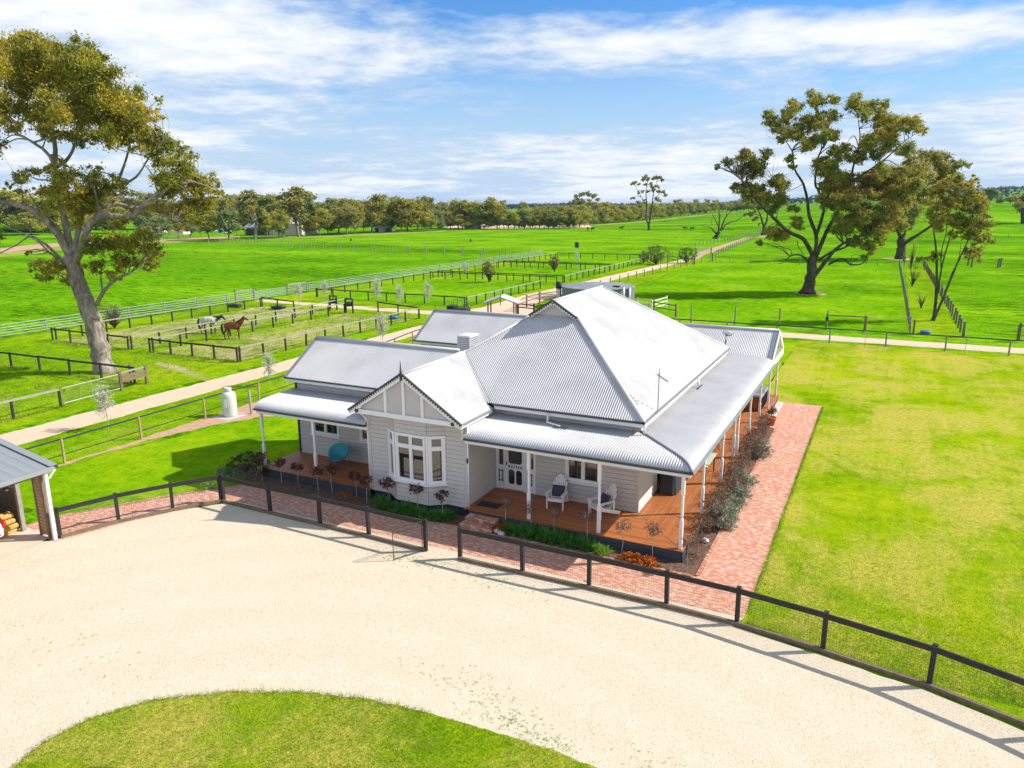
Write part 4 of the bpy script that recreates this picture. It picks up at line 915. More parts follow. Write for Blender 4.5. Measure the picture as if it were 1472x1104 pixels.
# ------------------------------------------------------------------ paddock odds and ends
t_=empty('feeder',(-50.2,61.9,0)); tag(t_,'black tub slung in a dark timber feed stand between the paddocks','feeder')
for x in (-.45,.45):
    q=bpy.data.objects.new('post',post_mesh('blackwood',.12,1.55)); COL.objects.link(q); q.parent=t_; q.location=(x,0,0)
m=MB(); m.box(-.5,.5,-.05,.05,1.45,1.57); m.build('rail',MT['blackwood'],t_)
m=MB(); m.lathe((0,0,.72),[(.26,0),(.36,.08),(.38,.45),(.34,.45),(.31,.1)],16); m.build('tub',MT['plastic_black'],t_,True)
t2=dup(t_,(-53.4,63.2,0)); t2['label']='black feed stand half hidden by the pale rails, left of the other feed stand'; t_['group']=t2['group']='feed stands'
m=MB(); m.lathe((0,0,0),[(.28,0),(.42,.05),(.46,.32),(.42,.32),(.36,.08),(.05,.06)],18); o=m.build('blue_tub',MT['blue'],None,True); o.location=(-43.5,60.4,.01); tag(o,'low bright blue tub on the grass in the far corner of the chestnut horse paddock','tub')
for i,(p,l) in enumerate((((-65,60.3),'low dark water trough on the grass by the pasture fence'),((-59.2,61),'low dark water trough at the back of the left paddock'))):
    m=MB(); m.box(-.8,.8,-.3,.3,0,.32); m.box(-.86,.86,-.36,-.3,.28,.34); m.box(-.86,.86,.3,.36,.28,.34); m.box(-.1,.25,-.28,.28,.321,.40); o=m.build('water_trough',MT['plastic_black'],bevel=.03); o.location=(*p,.01); tag(o,l,'trough','water troughs')
# gas cylinder on a slab, with marker post
sheet('slab',[(-31.6,27.0),(-30.3,27.0),(-30.3,28.4),(-31.6,28.4)],4*Z,MT['concrete'],0)
g_=empty('gas_cylinder',(-31.0,27.75,.02)); tag(g_,'large white gas cylinder on a small concrete slab beside the drive fence','gas cylinder')
m=MB(); m.lathe((0,0,0),[(.34,0),(.36,.03),(.38,.08),(.38,1.08),(.36,1.2),(.30,1.29),(.2,1.34),(.05,1.36)],24); m.build('tank',MT['gas'],g_,True)
m=MB(); m.lathe((0,0,0),[(.18,1.33),(.18,1.55),(.16,1.56),(.16,1.36)],18); m.lathe((0,0,1.36),[(.04,0),(.04,.12),(.07,.13),(.07,.17)],8); m.build('collar',MT['gas'],g_,True)
m=MB(); m.box(.02,.20,-.386,-.375,.55,1.0); m.build('label_plate',MT['white'],g_)
m=MB(); m.box(-.05,.05,-.05,.05,0,1.35); o=m.build('marker_post',MT['palewood']); o.location=(-30.2,28.5,0); o.rotation_euler=(0,R(-3),0); tag(o,'short pale post standing just right of the gas cylinder','post')
# water tank
w_=empty('water_tank',(-28.3,77.3,0)); tag(w_,'large round grey steel water tank with a flat roof behind the homestead','water tank')
m=MB(); RT_=3.95
pr=[]; 
for i in range(60): z=i*.0375; pr.append((RT_+.018*math.cos(i*PI/2),z))
m.lathe((0,0,0),pr,72); m.build('tank_wall',MT['tank'],w_,True)
m=MB(); m.lathe((0,0,0),[(RT_+.06,2.2),(RT_+.06,2.28),(RT_*.5,2.5),(.05,2.58)],48); m.build('tank_roof',MT['tanktop'],w_)
m=MB()
for k in range(16): a=2*PI*k/16; m.bar((math.cos(a)*.3,math.sin(a)*.3,2.585),(math.cos(a)*RT_,math.sin(a)*RT_,2.31),.05,.03)
m.build('roof_rib',MT['steel'],w_)
m=MB(); m.box(2.2,2.9,-1.6,-1.0,2.42,2.52); m.build('hatch',MT['trim'],w_)
m=MB(); m.tube([(3.6,-2.1,0),(3.6,-2.1,2.5)],.09,10); m.tube([(3.95,-1.2,0),(3.95,-1.2,2.35)],.14,10); m.build('overflow_pipe',MT['steel'],w_,True)
m=MB(); m.tube([(1.6,-3.9,2.3),(2.8,-3.3,2.25),(3.5,-2.3,2.3)],.05,8); m.build('inlet_pipe',MT['trim'],w_,True)
p_=empty('pump_stand',(-32.5,76.2,0)); tag(p_,'dark pump housing on a grey stand at the left side of the water tank','pump')
m=MB(); m.box(-.22,.22,-.2,.2,0,1.9); m.build('stand',MT['steel'],p_); m=MB(); m.lathe((0,0,1.9),[(.3,0),(.34,.1),(.34,.6),(.25,.75),(.1,.8)],14); m.build('housing',MT['cover'],p_,True)
# pale panel fence right of tank, brown yards by the tank
fence('panel_fence','pale painted three rail panel fence right of the water tank',[(-23.4,76),(-21.6,75),(-21.1,79)],1.35,'pale_fence',.12,rails=tuple((z,'pale_fence',.12,.04) for z in (.45,.8,1.2)),off=.07)
fence('yard_rails','brown timber rails between the panel fence and the lawn fence',[(-21.2,74.6),(-18.5,73)],1.35,'brownwood',.15,rails=((.7,'brownwood',.1,.05),(1.15,'brownwood',.1,.05)),off=.07)
fence('yard_rails','brown timber rail yard left of the water tank behind the gablet',[(-34.6,70.2),(-35.2,73.6),(-35.2,77),(-33.6,80.5)],1.35,'brownwood',.15,rails=((.7,'brownwood',.1,.05),(1.15,'brownwood',.1,.05)),off=.07)
fence('yard_rails','short dark rail beside the small roofed shelter behind the homestead',[(-33.5,68),(-31.5,67.6)],1.3,'blackwood',.15,rails=((.8,'blackwood',.1,.05),(1.15,'blackwood',.1,.05)),off=.07)
# small gabled shelter behind the homestead
s_=empty('shelter',(-34.6,66.6,0),R(20)); tag(s_,'small open timber shelter with a pale gabled roof behind the homestead','shelter')
for x in (-1.3,1.3):
    for y in (-1,1):
        q=bpy.data.objects.new('post',post_mesh('brownwood',.13,1.5)); COL.objects.link(q); q.parent=s_; q.location=(x,y,0)
m=MB(); m.add([(0,-1.4,2.1),(1.8,-1.4,1.45),(1.8,1.4,1.45),(0,1.4,2.1),(0,-1.4,2.05),(1.8,-1.4,1.4),(1.8,1.4,1.4),(0,1.4,2.05)],[(0,1,2,3),(4,7,6,5),(0,4,5,1),(1,5,6,2),(2,6,7,3)])
m.add([(0,-1.4,2.1),(-1.8,-1.4,1.45),(-1.8,1.4,1.45),(0,1.4,2.1),(0,-1.4,2.05),(-1.8,-1.4,1.4),(-1.8,1.4,1.4),(0,1.4,2.05)],[(3,2,1,0),(5,6,7,4),(1,5,4,0),(2,6,5,1),(3,7,6,2)]); m.build('roof',MT['roof'],s_)
m=MB(); m.bar((-1.8,-1.36,1.40),(0,-1.36,2.05),.06,.1); m.bar((1.8,-1.36,1.40),(0,-1.36,2.05),.06,.1); m.bar((0,-1.36,1.3),(0,-1.36,2.35),.08,.08); m.build('truss',MT['brownwood'],s_)
# ride-on machine seen over the rear roof
c_=empty('utility_cart',(-39.6,66.4,0),R(100)); tag(c_,'black framed utility cart parked on the cross track behind the rear wing','cart')
m=MB(); m.box(-.65,.65,-1.1,1.1,.35,.6); m.box(-.65,.65,.3,1.1,.6,.85); m.build('body',MT['plastic_black'],c_,bevel=.05)
m=MB()
for x in (-.6,.6): m.tube([(x,-.9,.6),(x,-.6,1.45),(x,.3,1.5),(x,.35,.6)],.03,6)
for y,z in ((-.6,1.45),(.3,1.5)): m.tube([(-.6,y,z),(.6,y,z)],.03,6)
m.build('roll_frame',MT['trim'],c_)
for x in (-.7,.7):
    for y in (-.75,.75): m=MB(); m.tube([(x-.1,y,.3),(x+.1,y,.3)],.3,14); m.build('wheel',MT['tyre'],c_)
# bird-box on pole in far paddock, blue lid by strip
p_=empty('pole_box',G(829,386)); tag(p_,'dark box on a tall thin pole at the farthest paddock','pole')
m=MB(); m.tube([(0,0,0),(0,0,3.6)],.06,8); m.build('pole',MT['steel'],p_); m=MB(); m.box(-.3,.3,-.3,.3,3.6,4.35); m.prism([(-.36,4.35),(.36,4.35),(0,4.6)],'y',-.35,.35); m.build('box',MT['trim'],p_)
o=MB().lathe((0,0,0),[(.35,0),(.42,.05),(.42,.22),(.36,.24)],14).build('blue_tub',MT['blue'],None,True); o.location=(3.3,72.4,0); tag(o,'blue tub lying at the end of the fenced strip by the right driveway','tub')
# gate structure across the far track
r=empty('track_gate',G(1012,372)); tag(r,'pale timber rail gate where the drive narrows to the far track','gate')
o0=G(1012,372)
m=MB(); 
for a,b in (((1000,367),(1022,366.5)),):
    A=G(*a)-o0;B=G(*b)-o0
    for z in (.3,.7,1.1,1.5): m.bar((A[0],A[1],z),(B[0],B[1],z),.06,.12)
m.build('gate_rail',MT['pale_fence'],r)
for u,v in ((998,380),(1024,376),(1000,367),(1022,366.5)):
    A=G(u,v)-o0; q=bpy.data.objects.new('post',post_mesh('brownwood',.26,1.6,True)); COL.objects.link(q); q.parent=r; q.location=tuple(A)
for k,(a,b,l) in enumerate((((960,378),(974,380),'brown timber rail bay between the two willows'),((935,375),(950,378),'brown timber rail bay behind the left willow'))):
    fence('timber_rail_bay',l,interp(gg([a,b]),4),1.5,'brownwood',.2,rails=((.8,'brownwood',.12,.06),(1.3,'brownwood',.12,.06)),roundp=True)
# ------------------------------------------------------------------ carport at the left
cp=empty('carport',(-24.4,13.9,0)); tag(cp,'open carport with a grey ribbed roof and white corner post at the left edge','carport')
C0=np.array([-24.4,13.9,0])
def cpm(m,name,mat,**k): 
    m.v=[(x-C0[0],y-C0[1],z) for x,y,z in m.v]; return m.build(name,MT[mat],cp,**k)
CZ=2.58; cs=.16
m=MB(); m.bar((-24.45,13.93,0),(-24.45,13.95,2.5),.10,.10,(0,1,0)); cpm(m,'corner_post','white')
m=MB(); m.bar((-26.15,13.9,0),(-26.15,13.9,2.7),.13,.13,(0,1,0)); cpm(m,'post','palewood')
for x in (-24.75,-25.2): m=MB(); m.bar((x,13.97,0),(x,13.97,2.5),.1,.1,(0,1,0)); cpm(m,'post','brownwood')
m=MB()
for i in range(19): m.box(-25.15,-24.8,13.93,13.99,.1+i*.125,.1+i*.125+.105)
cpm(m,'timber_cladding','treatedwood')
m=MB(); m.box(-33,-24.6,13.95,14.05,2.35,2.5); m.bar((-24.5,14,2.42),(-24.5,5,2.42),.08,.16); cpm(m,'beam','brownwood')
V=[];Q=[]; n=int(9/.19)*4
for i in range(n+1):
    y=14.15-9*i/n; h=.028 if (i%4)==0 else (.014 if i%4 in(1,3) else 0) ; h=.03 if i%8 in (0,) else (.0 if i%8 not in(1,7) else .015)
    V+=[(-24.35-C0[0],y-C0[1],CZ+h),(-33-C0[0],y-C0[1],CZ+8.65*cs+h)]
    if i: a=2*i; Q.append((a-2,a,a+1,a-1))
MT['carportroof']=simple('carport_roof_grey',(.24,.26,.27),.5,var=.06,scale=1)
npmesh('roof',V,Q,MT['carportroof'],cp)
m=MB(); m.bar((-24.33,14.18,CZ-.06),(-24.33,5,CZ-.06),.06,.16); cpm(m,'roof_gutter','carportroof')
m=MB(); m.add([(-24.3,14.05,CZ+.045),(-24.3,14.32,CZ+.04),(-33,14.32,CZ+8.7*cs+.04),(-33,14.05,CZ+8.7*cs+.045),(-24.3,14.32,CZ-.12),(-33,14.32,CZ+8.7*cs-.12)],[(0,1,2,3),(1,4,5,2)]); cpm(m,'barge_capping','carportroof')
m=MB(); m.tube([(-24.3,14.2,CZ-.1),(-24.36,14.1,CZ-.25),(-24.40,14.03,2.2)],.035,8); cpm(m,'downpipe','white')
m=MB(); m.box(-33,-26.3,13.99,14.03,0,2.6); cpm(m,'back_wall','brownwood')
m=MB(); m.box(-28,-26.3,13.6,13.98,1.55,1.6); cpm(m,'shelf','brownwood')
o=MB().lathe((0,0,0),[(.07,0),(.08,.02),(.08,.22),(.03,.27),(.03,.32)],12).build('blue_bottle',MT['blue'],None,True); o.location=(-26.5,13.75,1.605); tag(o,'blue plastic bottle on the carport shelf','bottle')
k=0
for row in range(4):
    for c in range(3 if row<3 else 2):
        o=MB().tube([(0,-.28,0),(0,.28,0)],[.095,.088],7).build('split_log',MT['log']); o.location=(-26.72+c*.2+.1*(row%2),13.5+rng.normal()*.03,.1+row*.172); o.rotation_euler=(0,rng.uniform(0,3),rng.normal()*.05)
        tag(o,'yellow split log, %s from left in the %s row of the carport stack'%(ORD[c],('bottom','second','third','top')[row]),'log','stacked firewood in the carport')
# ------------------------------------------------------------------ trees
def leafcloud(name,C,Rr,per,size,mat,parent,asp=.42,squash=.75,droop=.5,surf=.5,seed=0,origin=(0,0,0)):
    """leaf-sized quads in clumps: C (n,3) clump centres, Rr (n,) radii, per leaves each"""
    r=np.random.default_rng(seed); C=np.asarray(C,float); n=len(C)
    per=np.broadcast_to(np.asarray(per),(n,)).astype(int); idx=np.repeat(np.arange(n),per); N=len(idx)
    d=r.normal(size=(N,3)); d/=np.linalg.norm(d,axis=1)[:,None]; rad=np.minimum(np.abs(r.normal(size=N))*.62,1.5)
    P=C[idx]+d*rad[:,None]*np.asarray(Rr)[idx][:,None]*np.array([1,1,squash])-np.asarray(origin)
    s=size*r.uniform(.6,1.35,N)
    a=r.normal(size=(N,3)); a[:,2]-=droop*1.2; a/=np.linalg.norm(a,axis=1)[:,None]
    b=np.cross(a,r.normal(size=(N,3))); b/=np.linalg.norm(b,axis=1)[:,None]+1e-9
    A=a*s[:,None]*.5; B=b*(s*asp)[:,None]*.5
    V=np.stack([P-A,P+B,P+A,P-B],1).reshape(-1,3); Fq=np.arange(4*N).reshape(-1,4)
    return npmesh(name,V,Fq,mat,parent)
def smoothpath(pts,k=3):
    """Catmull-Rom"""
    P=[np.array(p,float) for p in pts]; out=[]
    for i in range(len(P)-1):
        p0=P[max(i-1,0)];p1=P[i];p2=P[i+1];p3=P[min(i+2,len(P)-1)]
        for j in range(k):
            t=j/k; out.append(.5*((2*p1)+(-p0+p2)*t+(2*p0-5*p1+4*p2-p3)*t*t+(-p0+3*p1-3*p2+p3)*t**3))
    out.append(P[-1]); return out
def gum(label,base_px,limbs,blobs,leaf='gum1',bark='bark1',cat='tree',lsize=.22,sub=11,per=70,seed=1,depth=.8,lw=1.,sib=0,rs_=1.,name='gum_tree',twigs=True,z0=None,flare=1.35,group=None):
    r=np.random.default_rng(seed); base=G(*base_px) if z0 is None else np.array(z0)
    root=empty(name,base); tag(root,label,cat,group)
    Dst=base[0]*FW[0]+base[1]*FW[1]; ppm=F/Dst
    m=MB(); nodes=[]
    for li,(pts,w0,w1,dp) in enumerate(limbs):
        Wp=[]
        for i,(u,v) in enumerate(pts):
            tt=i/(len(pts)-1); off=dp*tt if li else dp*tt*.3
            Wp.append(VP(u,v,base,off)-base)
        sp=smoothpath(Wp,4); nn=len(sp)
        for q in range(1,nn-1): sp[q]=sp[q]+r.normal(size=3)*.02*(w0)*1.5
        rs=[lw*(w0*(1-k/(nn-1))**.8+w1*(1-(1-k/(nn-1))**.8))/2 for k in range(nn)]
        if li==0: rs[0]*=flare; rs[1]*=1+(flare-1)*.35
        m.tube(sp,rs,10 if w0>.3 else 6); nodes+= [(p,rr) for p,rr in zip(sp,rs)][(nn//4 if li else nn//2):]
    NP=np.array([n[0] for n in nodes]); NR=np.array([n[1] for n in nodes])
    C=[];RR=[]
    bl=list(blobs)
    for b in blobs:
        for k in range(sib): a=r.uniform(0,2*PI); bl.append((b[0]+math.cos(a)*b[2]*r.uniform(.6,1.15),b[1]+math.sin(a)*b[2]*r.uniform(.5,.95),b[2]*r.uniform(.5,.85)))
    for bi,b in enumerate(bl):
        u,v,rp=b[:3]; rad=rp/ppm*.95*rs_; lim=max(rad*depth*1.6,.5)
        c=VP(u,v,base,(b[3] if len(b)>3 else r.normal()*lim))-base
        if twigs and len(NP):
            dd=np.linalg.norm(NP-c,axis=1); j=int(np.argmin(dd+(NP[:,2]>c[2]+rad)*3)); a=NP[j]
            mid=a*.5+c*.5+r.normal(size=3)*.12*dd[j]+np.array([0,0,.10*dd[j]])
            tw=smoothpath([a,mid,c],4); w=min(NR[j]*.8,.012*dd[j]+.03+rad*.02)
            m.tube(tw,[w*(1-.7*k/(len(tw)-1)) for k in range(len(tw))],5)
        ns=max(3,int(sub*min(1.6,(rad/1.25)**.8)))
        for k in range(ns):
            d=r.normal(size=3); d/=np.linalg.norm(d); q=c+d*rad*r.uniform(.35,.95)*np.array([1,1,.8])
            C.append(q); RR.append(rad*r.uniform(.34,.60))
            if twigs and k%2==0: m.tube([c+(q-c)*.0,c+(q-c)*.5+r.normal(size=3)*.08*rad,q],[.03,.02,.01],3,False)
    m.build('trunk',MT[bark],root,True)
    C=np.array(C); RR=np.array(RR); pr=(per*(RR/.6)**1.9*(.3/lsize)**1.5*r.uniform(.5,1.5,len(RR))).clip(14,per*4)
    if len(C): leafcloud('crown',C,RR,pr,lsize,MT[leaf],root,seed=seed)
    return root
# --- big gum at the left
T1=dict(
 limbs=[([(152,537),(143,500),(134,466),(122,430),(108,392),(101,368)],1.45,.95,0),
 ([(103,372),(86,340),(66,316),(42,300),(18,293),(0,289),(-30,280)],.62,.2,-1.5),
 ([(103,375),(96,330),(86,288),(80,250),(79,215),(74,180),(60,148),(46,108)],.55,.08,1),
 ([(84,262),(72,225),(48,205),(22,190),(0,176)],.3,.06,-2),
 ([(82,240),(100,225),(112,195),(125,165),(135,130)],.28,.06,2.5),
 ([(108,378),(121,345),(131,320),(150,311),(188,311),(205,297),(228,281),(252,262),(275,250)],.62,.1,-2.5),
 ([(128,328),(146,303),(168,293),(194,299),(210,290),(240,262)],.4,.06,2.5),
 ([(205,297),(222,302),(242,312),(262,322)],.22,.03,-2), ([(188,311),(210,322),(236,326)],.14,.03,1),
 ([(104,365),(112,335),(120,300),(135,285),(163,270),(176,245),(186,210),(190,185)],.4,.07,1.5),
 ([(163,270),(195,255),(215,225),(235,200)],.2,.04,-1),([(228,281),(218,250),(205,235)],.14,.03,0),
 ([(104,386),(86,370),(66,352),(44,340),(24,352),(-5,366)],.26,.05,-1),
 ([(100,395),(90,378),(70,362),(52,345),(20,330),(-8,322)],.2,.04,2),
 ([(140,438),(148,420),(165,403),(190,390),(206,376)],.34,.06,-1.5),([(148,420),(145,395),(150,370)],.16,.04,1),
 ([(118,424),(100,408),(82,392),(66,388)],.16,.04,1.5),
 ([(66,316),(50,292),(38,270)],.12,.03,0),([(42,300),(32,280),(30,262)],.1,.03,0)],
 blobs=[(22,72,30),(52,72,30),(84,84,30),(120,92,28),(148,104,26),(16,112,32),(58,114,32),(100,124,32),(140,132,30),(170,146,24),(8,158,26),(44,158,20),(85,158,28),(125,164,30),(165,168,28),(196,156,20),(203,182,18),(192,205,18),(154,196,22),(112,196,16),(68,196,15),(230,146,6),(226,166,9),
 (-30,110,36),(-34,160,32),(-50,215,32),(0,212,10),(216,200,18),(234,222,22),(252,216,15),(246,246,24),(270,240,21),(293,268,18),(312,276,9),(266,274,24),(242,278,18),(285,296,20),(256,302,16),(302,312,11),(226,300,11),(278,312,14),
 (98,262,22),(128,264,24),(154,274,18),(78,278,18),(110,292,22),(142,292,18),(72,302,12),(92,232,10),(20,258,11),(42,252,14),(62,246,11),(30,272,7),(10,268,6),
 (165,342,22),(190,348,22),(212,360,17),(150,358,18),(218,380,11),(182,376,16),(74,386,16),(50,380,11),(96,398,12),(138,384,13),(158,400,10),(200,372,13),(56,398,8),(175,322,14),(40,365,5),(-20,330,16),(-30,290,14),(190,108,0.1)])
T1['blobs']=[b for b in T1['blobs'] if b[2]>1]
gum('tall spreading gum tree with golden olive leaves and a pale leaning trunk at the left',(150,535),T1['limbs'],T1['blobs'],'gum1','bark1',lsize=.19,sub=14,per=100,sib=2,rs_=1.15,seed=3,lw=.9)
# --- big gum at the right
z7=lambda l:[(1020+x/3.562,130+y/3.562) for x,y in l]
zb=lambda l:[(1020+x/3.562,130+y/3.562,r/3.562) for x,y,r in l]
L2=[(z7([(500,1042),(518,960),(527,900),(535,835)]),2.2,1.5,0),
 (z7([(530,850),(500,790),(470,755),(400,720),(335,660),(255,580),(185,480),(120,425),(60,395)]),.85,.08,-4),
 (z7([(540,850),(545,745),(510,640),(500,560),(480,480),(435,400),(422,310),(385,255)]),.75,.08,2),
 (z7([(545,745),(582,620),(560,520),(540,470),(560,330),(600,250),(590,170)]),.6,.08,4),
 (z7([(550,840),(600,720),(640,650),(680,560),(718,475),(740,370),(770,260),(760,140)]),.8,.08,1),
 (z7([(718,475),(800,420),(900,350),(980,275),(1050,225)]),.4,.06,-4),
 (z7([(740,370),(800,300),(850,220),(880,130)]),.25,.05,3),
 (z7([(530,960),(590,880),(660,800),(780,745),(900,690)]),.85,.12,-3),
 (z7([(610,890),(680,862),(720,890),(785,885),(810,830)]),.4,.08,-5),(z7([(720,888),(726,905)]),.12,.08,-5),
 (z7([(560,870),(620,830),(700,800),(760,760),(850,650)]),.5,.1,3),
 (z7([(505,880),(470,845),(420,845),(385,875),(352,888)]),.4,.06,-4),(z7([(450,770),(455,800),(480,840),(505,870)]),.15,.05,2),
 (z7([(500,560),(540,540),(600,610),(640,520)]),.25,.06,-2),(z7([(255,580),(300,520),(320,440)]),.2,.05,2),(z7([(480,480),(440,500),(400,520)]),.15,.04,0),
 (z7([(400,720),(430,680),(440,640)]),.15,.04,0),(z7([(335,660),(350,720),(340,760)]),.12,.03,0)]
B2=zb([(310,140,34),(350,190,28),(430,80,30),(400,140,32),(550,40,34),(620,50,28),(500,160,38),(570,150,38),(640,130,28),(370,240,22),(450,230,38),(520,270,36),(600,230,32),(740,60,32),(820,80,36),(890,80,28),(790,120,30),(860,150,34),(950,160,42),(1020,180,38),(1080,205,22),(900,215,38),(820,280,40),(900,270,38),(760,335,32),(700,290,22),(850,330,24),(650,350,46),(585,400,42),(640,420,42),(405,345,20),(425,390,14),
 (100,370,22),(40,392,13),(180,340,32),(285,325,24),(180,400,34),(230,420,32),(250,370,32),(375,470,34),(330,480,24),(170,500,32),(230,520,36),(285,560,36),(350,560,32),(205,560,28),(340,605,26),(120,490,16),
 (640,500,44),(700,480,44),(600,560,38),(680,570,48),(760,540,50),(830,480,50),(900,440,50),(975,430,42),(1040,480,40),(880,530,50),(955,520,44),(760,620,50),(850,620,50),(930,600,44),(700,680,44),(800,700,44),(880,690,38),(960,680,32),(740,770,28),(820,800,32),(880,765,28),(800,860,18),(650,720,22),
 (345,740,32),(300,720,22),(382,735,24),(260,785,15),(445,670,24),(430,610,24),(462,700,18),(1060,440,28),(1000,560,34)])
gum('huge many-limbed gum tree with bronze tipped foliage standing in the paddock right of the homestead',(1163,422),L2,B2,'gum2','bark2',lsize=.25,sub=14,per=110,seed=11,depth=.9,flare=1.6,lw=.66,sib=4,rs_=1.38)
# --- gum behind it
z6=lambda l:[(1000+x/3.119,120+y/3.119) for x,y in l]; zb6=lambda l:[(1000+x/3.119,120+y/3.119,r/3.119) for x,y,r in l]
gum('thick trunked gum tree standing behind the huge one, its crown showing to the right',(1294.5,372.5),
 [(z6([(918,785),(922,730),(926,690)]),3.0,2.2,0),(z6([(930,720),(970,695),(1040,650),(1100,590),(1150,480)]),1.2,.2,-3),(z6([(925,700),(900,640),(880,560),(900,470),(960,380)]),1.2,.2,2),(z6([(926,700),(960,600),(1010,480),(1060,380)]),1.0,.15,3),(z6([(1010,480),(1120,400),(1200,370)]),.5,.1,-2)],
 zb6([(960,300,40),(1030,330,42),(1100,350,42),(1160,372,32),(1222,365,15),(1190,355,14),(950,380,40),(1020,400,46),(1100,420,46),(930,470,46),(1000,490,46),(900,560,46),(970,570,40),(1060,500,46),(880,640,32),(960,640,26),(1140,440,30)]),'gum3','bark2',lsize=.44,sub=10,per=130,seed=5,sib=2,rs_=1.2,lw=.62,flare=1.25)
# --- slender multi-stem gum at right
zr7=lambda l:[(1172+x/4.907,240+y/4.907) for x,y in l]; zbr=lambda l:[(1172+x/4.907,240+y/4.907,r/4.907) for x,y,r in l]
gum('slender multi-stemmed young gum tree beside the fenced strip at the right',(1341,461),
 [(zr7([(830,1085),(845,1000),(852,900),(856,700),(850,560),(835,440),(860,300)]),.42,.06,0),(zr7([(836,1075),(870,1000),(925,870),(985,720),(1040,600),(1090,480),(1130,330)]),.32,.05,-1.5),(zr7([(850,960),(875,800),(905,650),(950,500),(985,380),(1000,200)]),.24,.04,1.5),(zr7([(852,900),(885,760),(890,600),(925,450),(920,300)]),.18,.04,-1),(zr7([(925,870),(960,760),(1010,650),(1030,520)]),.16,.03,1),(zr7([(1040,600),(1100,600),(1150,640)]),.08,.02,0),(zr7([(856,700),(830,660),(790,650)]),.07,.02,0)],
 zbr([(860,150,50),(930,130,48),(1000,110,44),(1070,100,42),(1130,170,42),(1180,225,34),(850,250,48),(930,250,52),(1010,240,54),(1090,270,52),(1165,300,44),(830,345,38),(900,380,48),(980,380,48),(1070,380,52),(1150,400,48),(1210,420,34),(1080,460,44),(1170,480,38),(1235,520,20),(1110,600,40),(1150,640,28),(1070,590,22),(845,630,30),(800,640,16),(740,650,20),(975,480,26),(860,440,30),(1200,350,24)]),'gum2','bark2',lsize=.25,sub=10,per=120,seed=21,sib=5,rs_=1.4,lw=.8,group=None)
# --- lone trees further off
z5=lambda l:[(870+x/9.2,240+y/9.2) for x,y in l]; zb5=lambda l:[(870+x/9.2,240+y/9.2,r/9.2) for x,y,r in l]
gum('lone flat-topped gum tree standing in the far pasture left of centre-right, with horses beside it',(932,331.5),
 [(z5([(575,842),(578,790),(572,745)]),1.3,1.0,0),(z5([(572,750),(542,680),(550,500),(540,350),(560,200)]),.8,.15,2),(z5([(578,750),(600,650),(618,500),(640,350),(680,200)]),.8,.15,-2),(z5([(548,520),(480,400),(400,260)]),.35,.08,0),(z5([(618,500),(680,400),(740,320)]),.35,.08,0),(z5([(600,640),(660,560),(720,500)]),.3,.05,0)],
 zb5([(390,215,38),(340,235,18),(440,235,22),(510,170,38),(560,155,38),(640,150,38),(720,140,38),(745,180,28),(540,235,28),(620,250,34),(690,270,38),(740,320,42),(790,370,34),(500,330,32),(440,330,22),(380,410,25),(640,300,38),(680,420,28),(560,320,26),(710,440,32),(430,470,20),(520,440,20)]),'gum3','bark2',lsize=.8,sub=7,per=110,seed=31,sib=1,lw=.9)
zz6=lambda l:[(1010+x/12.27,260+y/12.27) for x,y in l]; zzb=lambda l:[(1010+x/12.27,260+y/12.27,r/12.27) for x,y,r in l]
gum('dark forked tree with low foliage at the end of the far track',(1096,338.5),
 [(zz6([(1070,965),(1085,880),(1090,800)]),1.5,1.2,0),(zz6([(1085,810),(1050,720),(1020,600),(960,500)]),.8,.2,0),(zz6([(1090,810),(1130,720),(1140,620),(1150,480)]),.9,.2,0),(zz6([(1030,620),(930,590),(800,600)]),.3,.1,0)],
 zzb([(870,600,75),(800,570,50),(950,650,60),(740,605,35),(890,520,60),(1000,480,80),(1120,470,90),(1050,380,90),(960,400,60),(1180,380,90),(1240,300,90),(900,690,35),(1140,300,80),(1000,760,25),(1250,480,60)]),'gum3','bark2',lsize=.75,sub=7,per=90,seed=33)
gum('bare dead tree with splayed branches in front of the far track',(1031,343.5),
 [(zz6([(225,1015),(250,950),(290,900)]),1.5,1.1,0),(zz6([(250,940),(180,870),(145,820),(60,812),(0,806)]),.45,.1,0),(zz6([(285,900),(290,780),(300,650),(290,540),(330,480),(395,410)]),.6,.08,2),(zz6([(285,820),(240,720),(200,640),(165,570)]),.4,.08,-2),(zz6([(165,650),(160,760),(170,800)]),.15,.06,0),
 (zz6([(320,880),(355,760),(420,620),(470,570),(545,510)]),.55,.07,-2),(zz6([(420,620),(430,540),(470,470)]),.2,.06,0),(zz6([(335,860),(440,750),(600,700),(730,610)]),.5,.1,2),(zz6([(340,850),(440,850),(545,860)]),.3,.1,0),(zz6([(300,650),(330,560),(320,500)]),.15,.05,0)],[],'gum3','bark2',seed=34,name='dead_tree',twigs=False)
z4=lambda l:[(730+x/9.2,265+y/9.2,r/9.2) for x,y,r in l]
gum('broad dark gum tree rising behind the plantation row, left of the lone flat-topped gum',(842,309.5),
 [([(842,311),(842,300),(840,290)],2.5,2,0),([(840,296),(850,288),(852,280)],1.2,.3,0),([(840,296),(828,290),(830,282)],1.2,.3,0)],
 z4([(900,155,34),(980,135,44),(1060,130,44),(1140,150,44),(1190,200,34),(900,220,55),(980,235,60),(1080,240,60),(1150,270,50),(820,265,50),(740,295,34),(1000,300,60),(860,300,45),(1100,330,50)]),'gum3','bark2',lsize=1.3,sub=8,per=90,seed=35)
gum('dark round-crowned tree at the right edge of the far pasture',(1471,322),[([(1471,322),(1470,312),(1470,300)],1.6,1,0)],[(1468,288,11),(1462,294,8),(1475,283,11),(1480,295,14),(1470,300,8)],'gum3','bark2',lsize=.8,sub=8,per=90,seed=36)
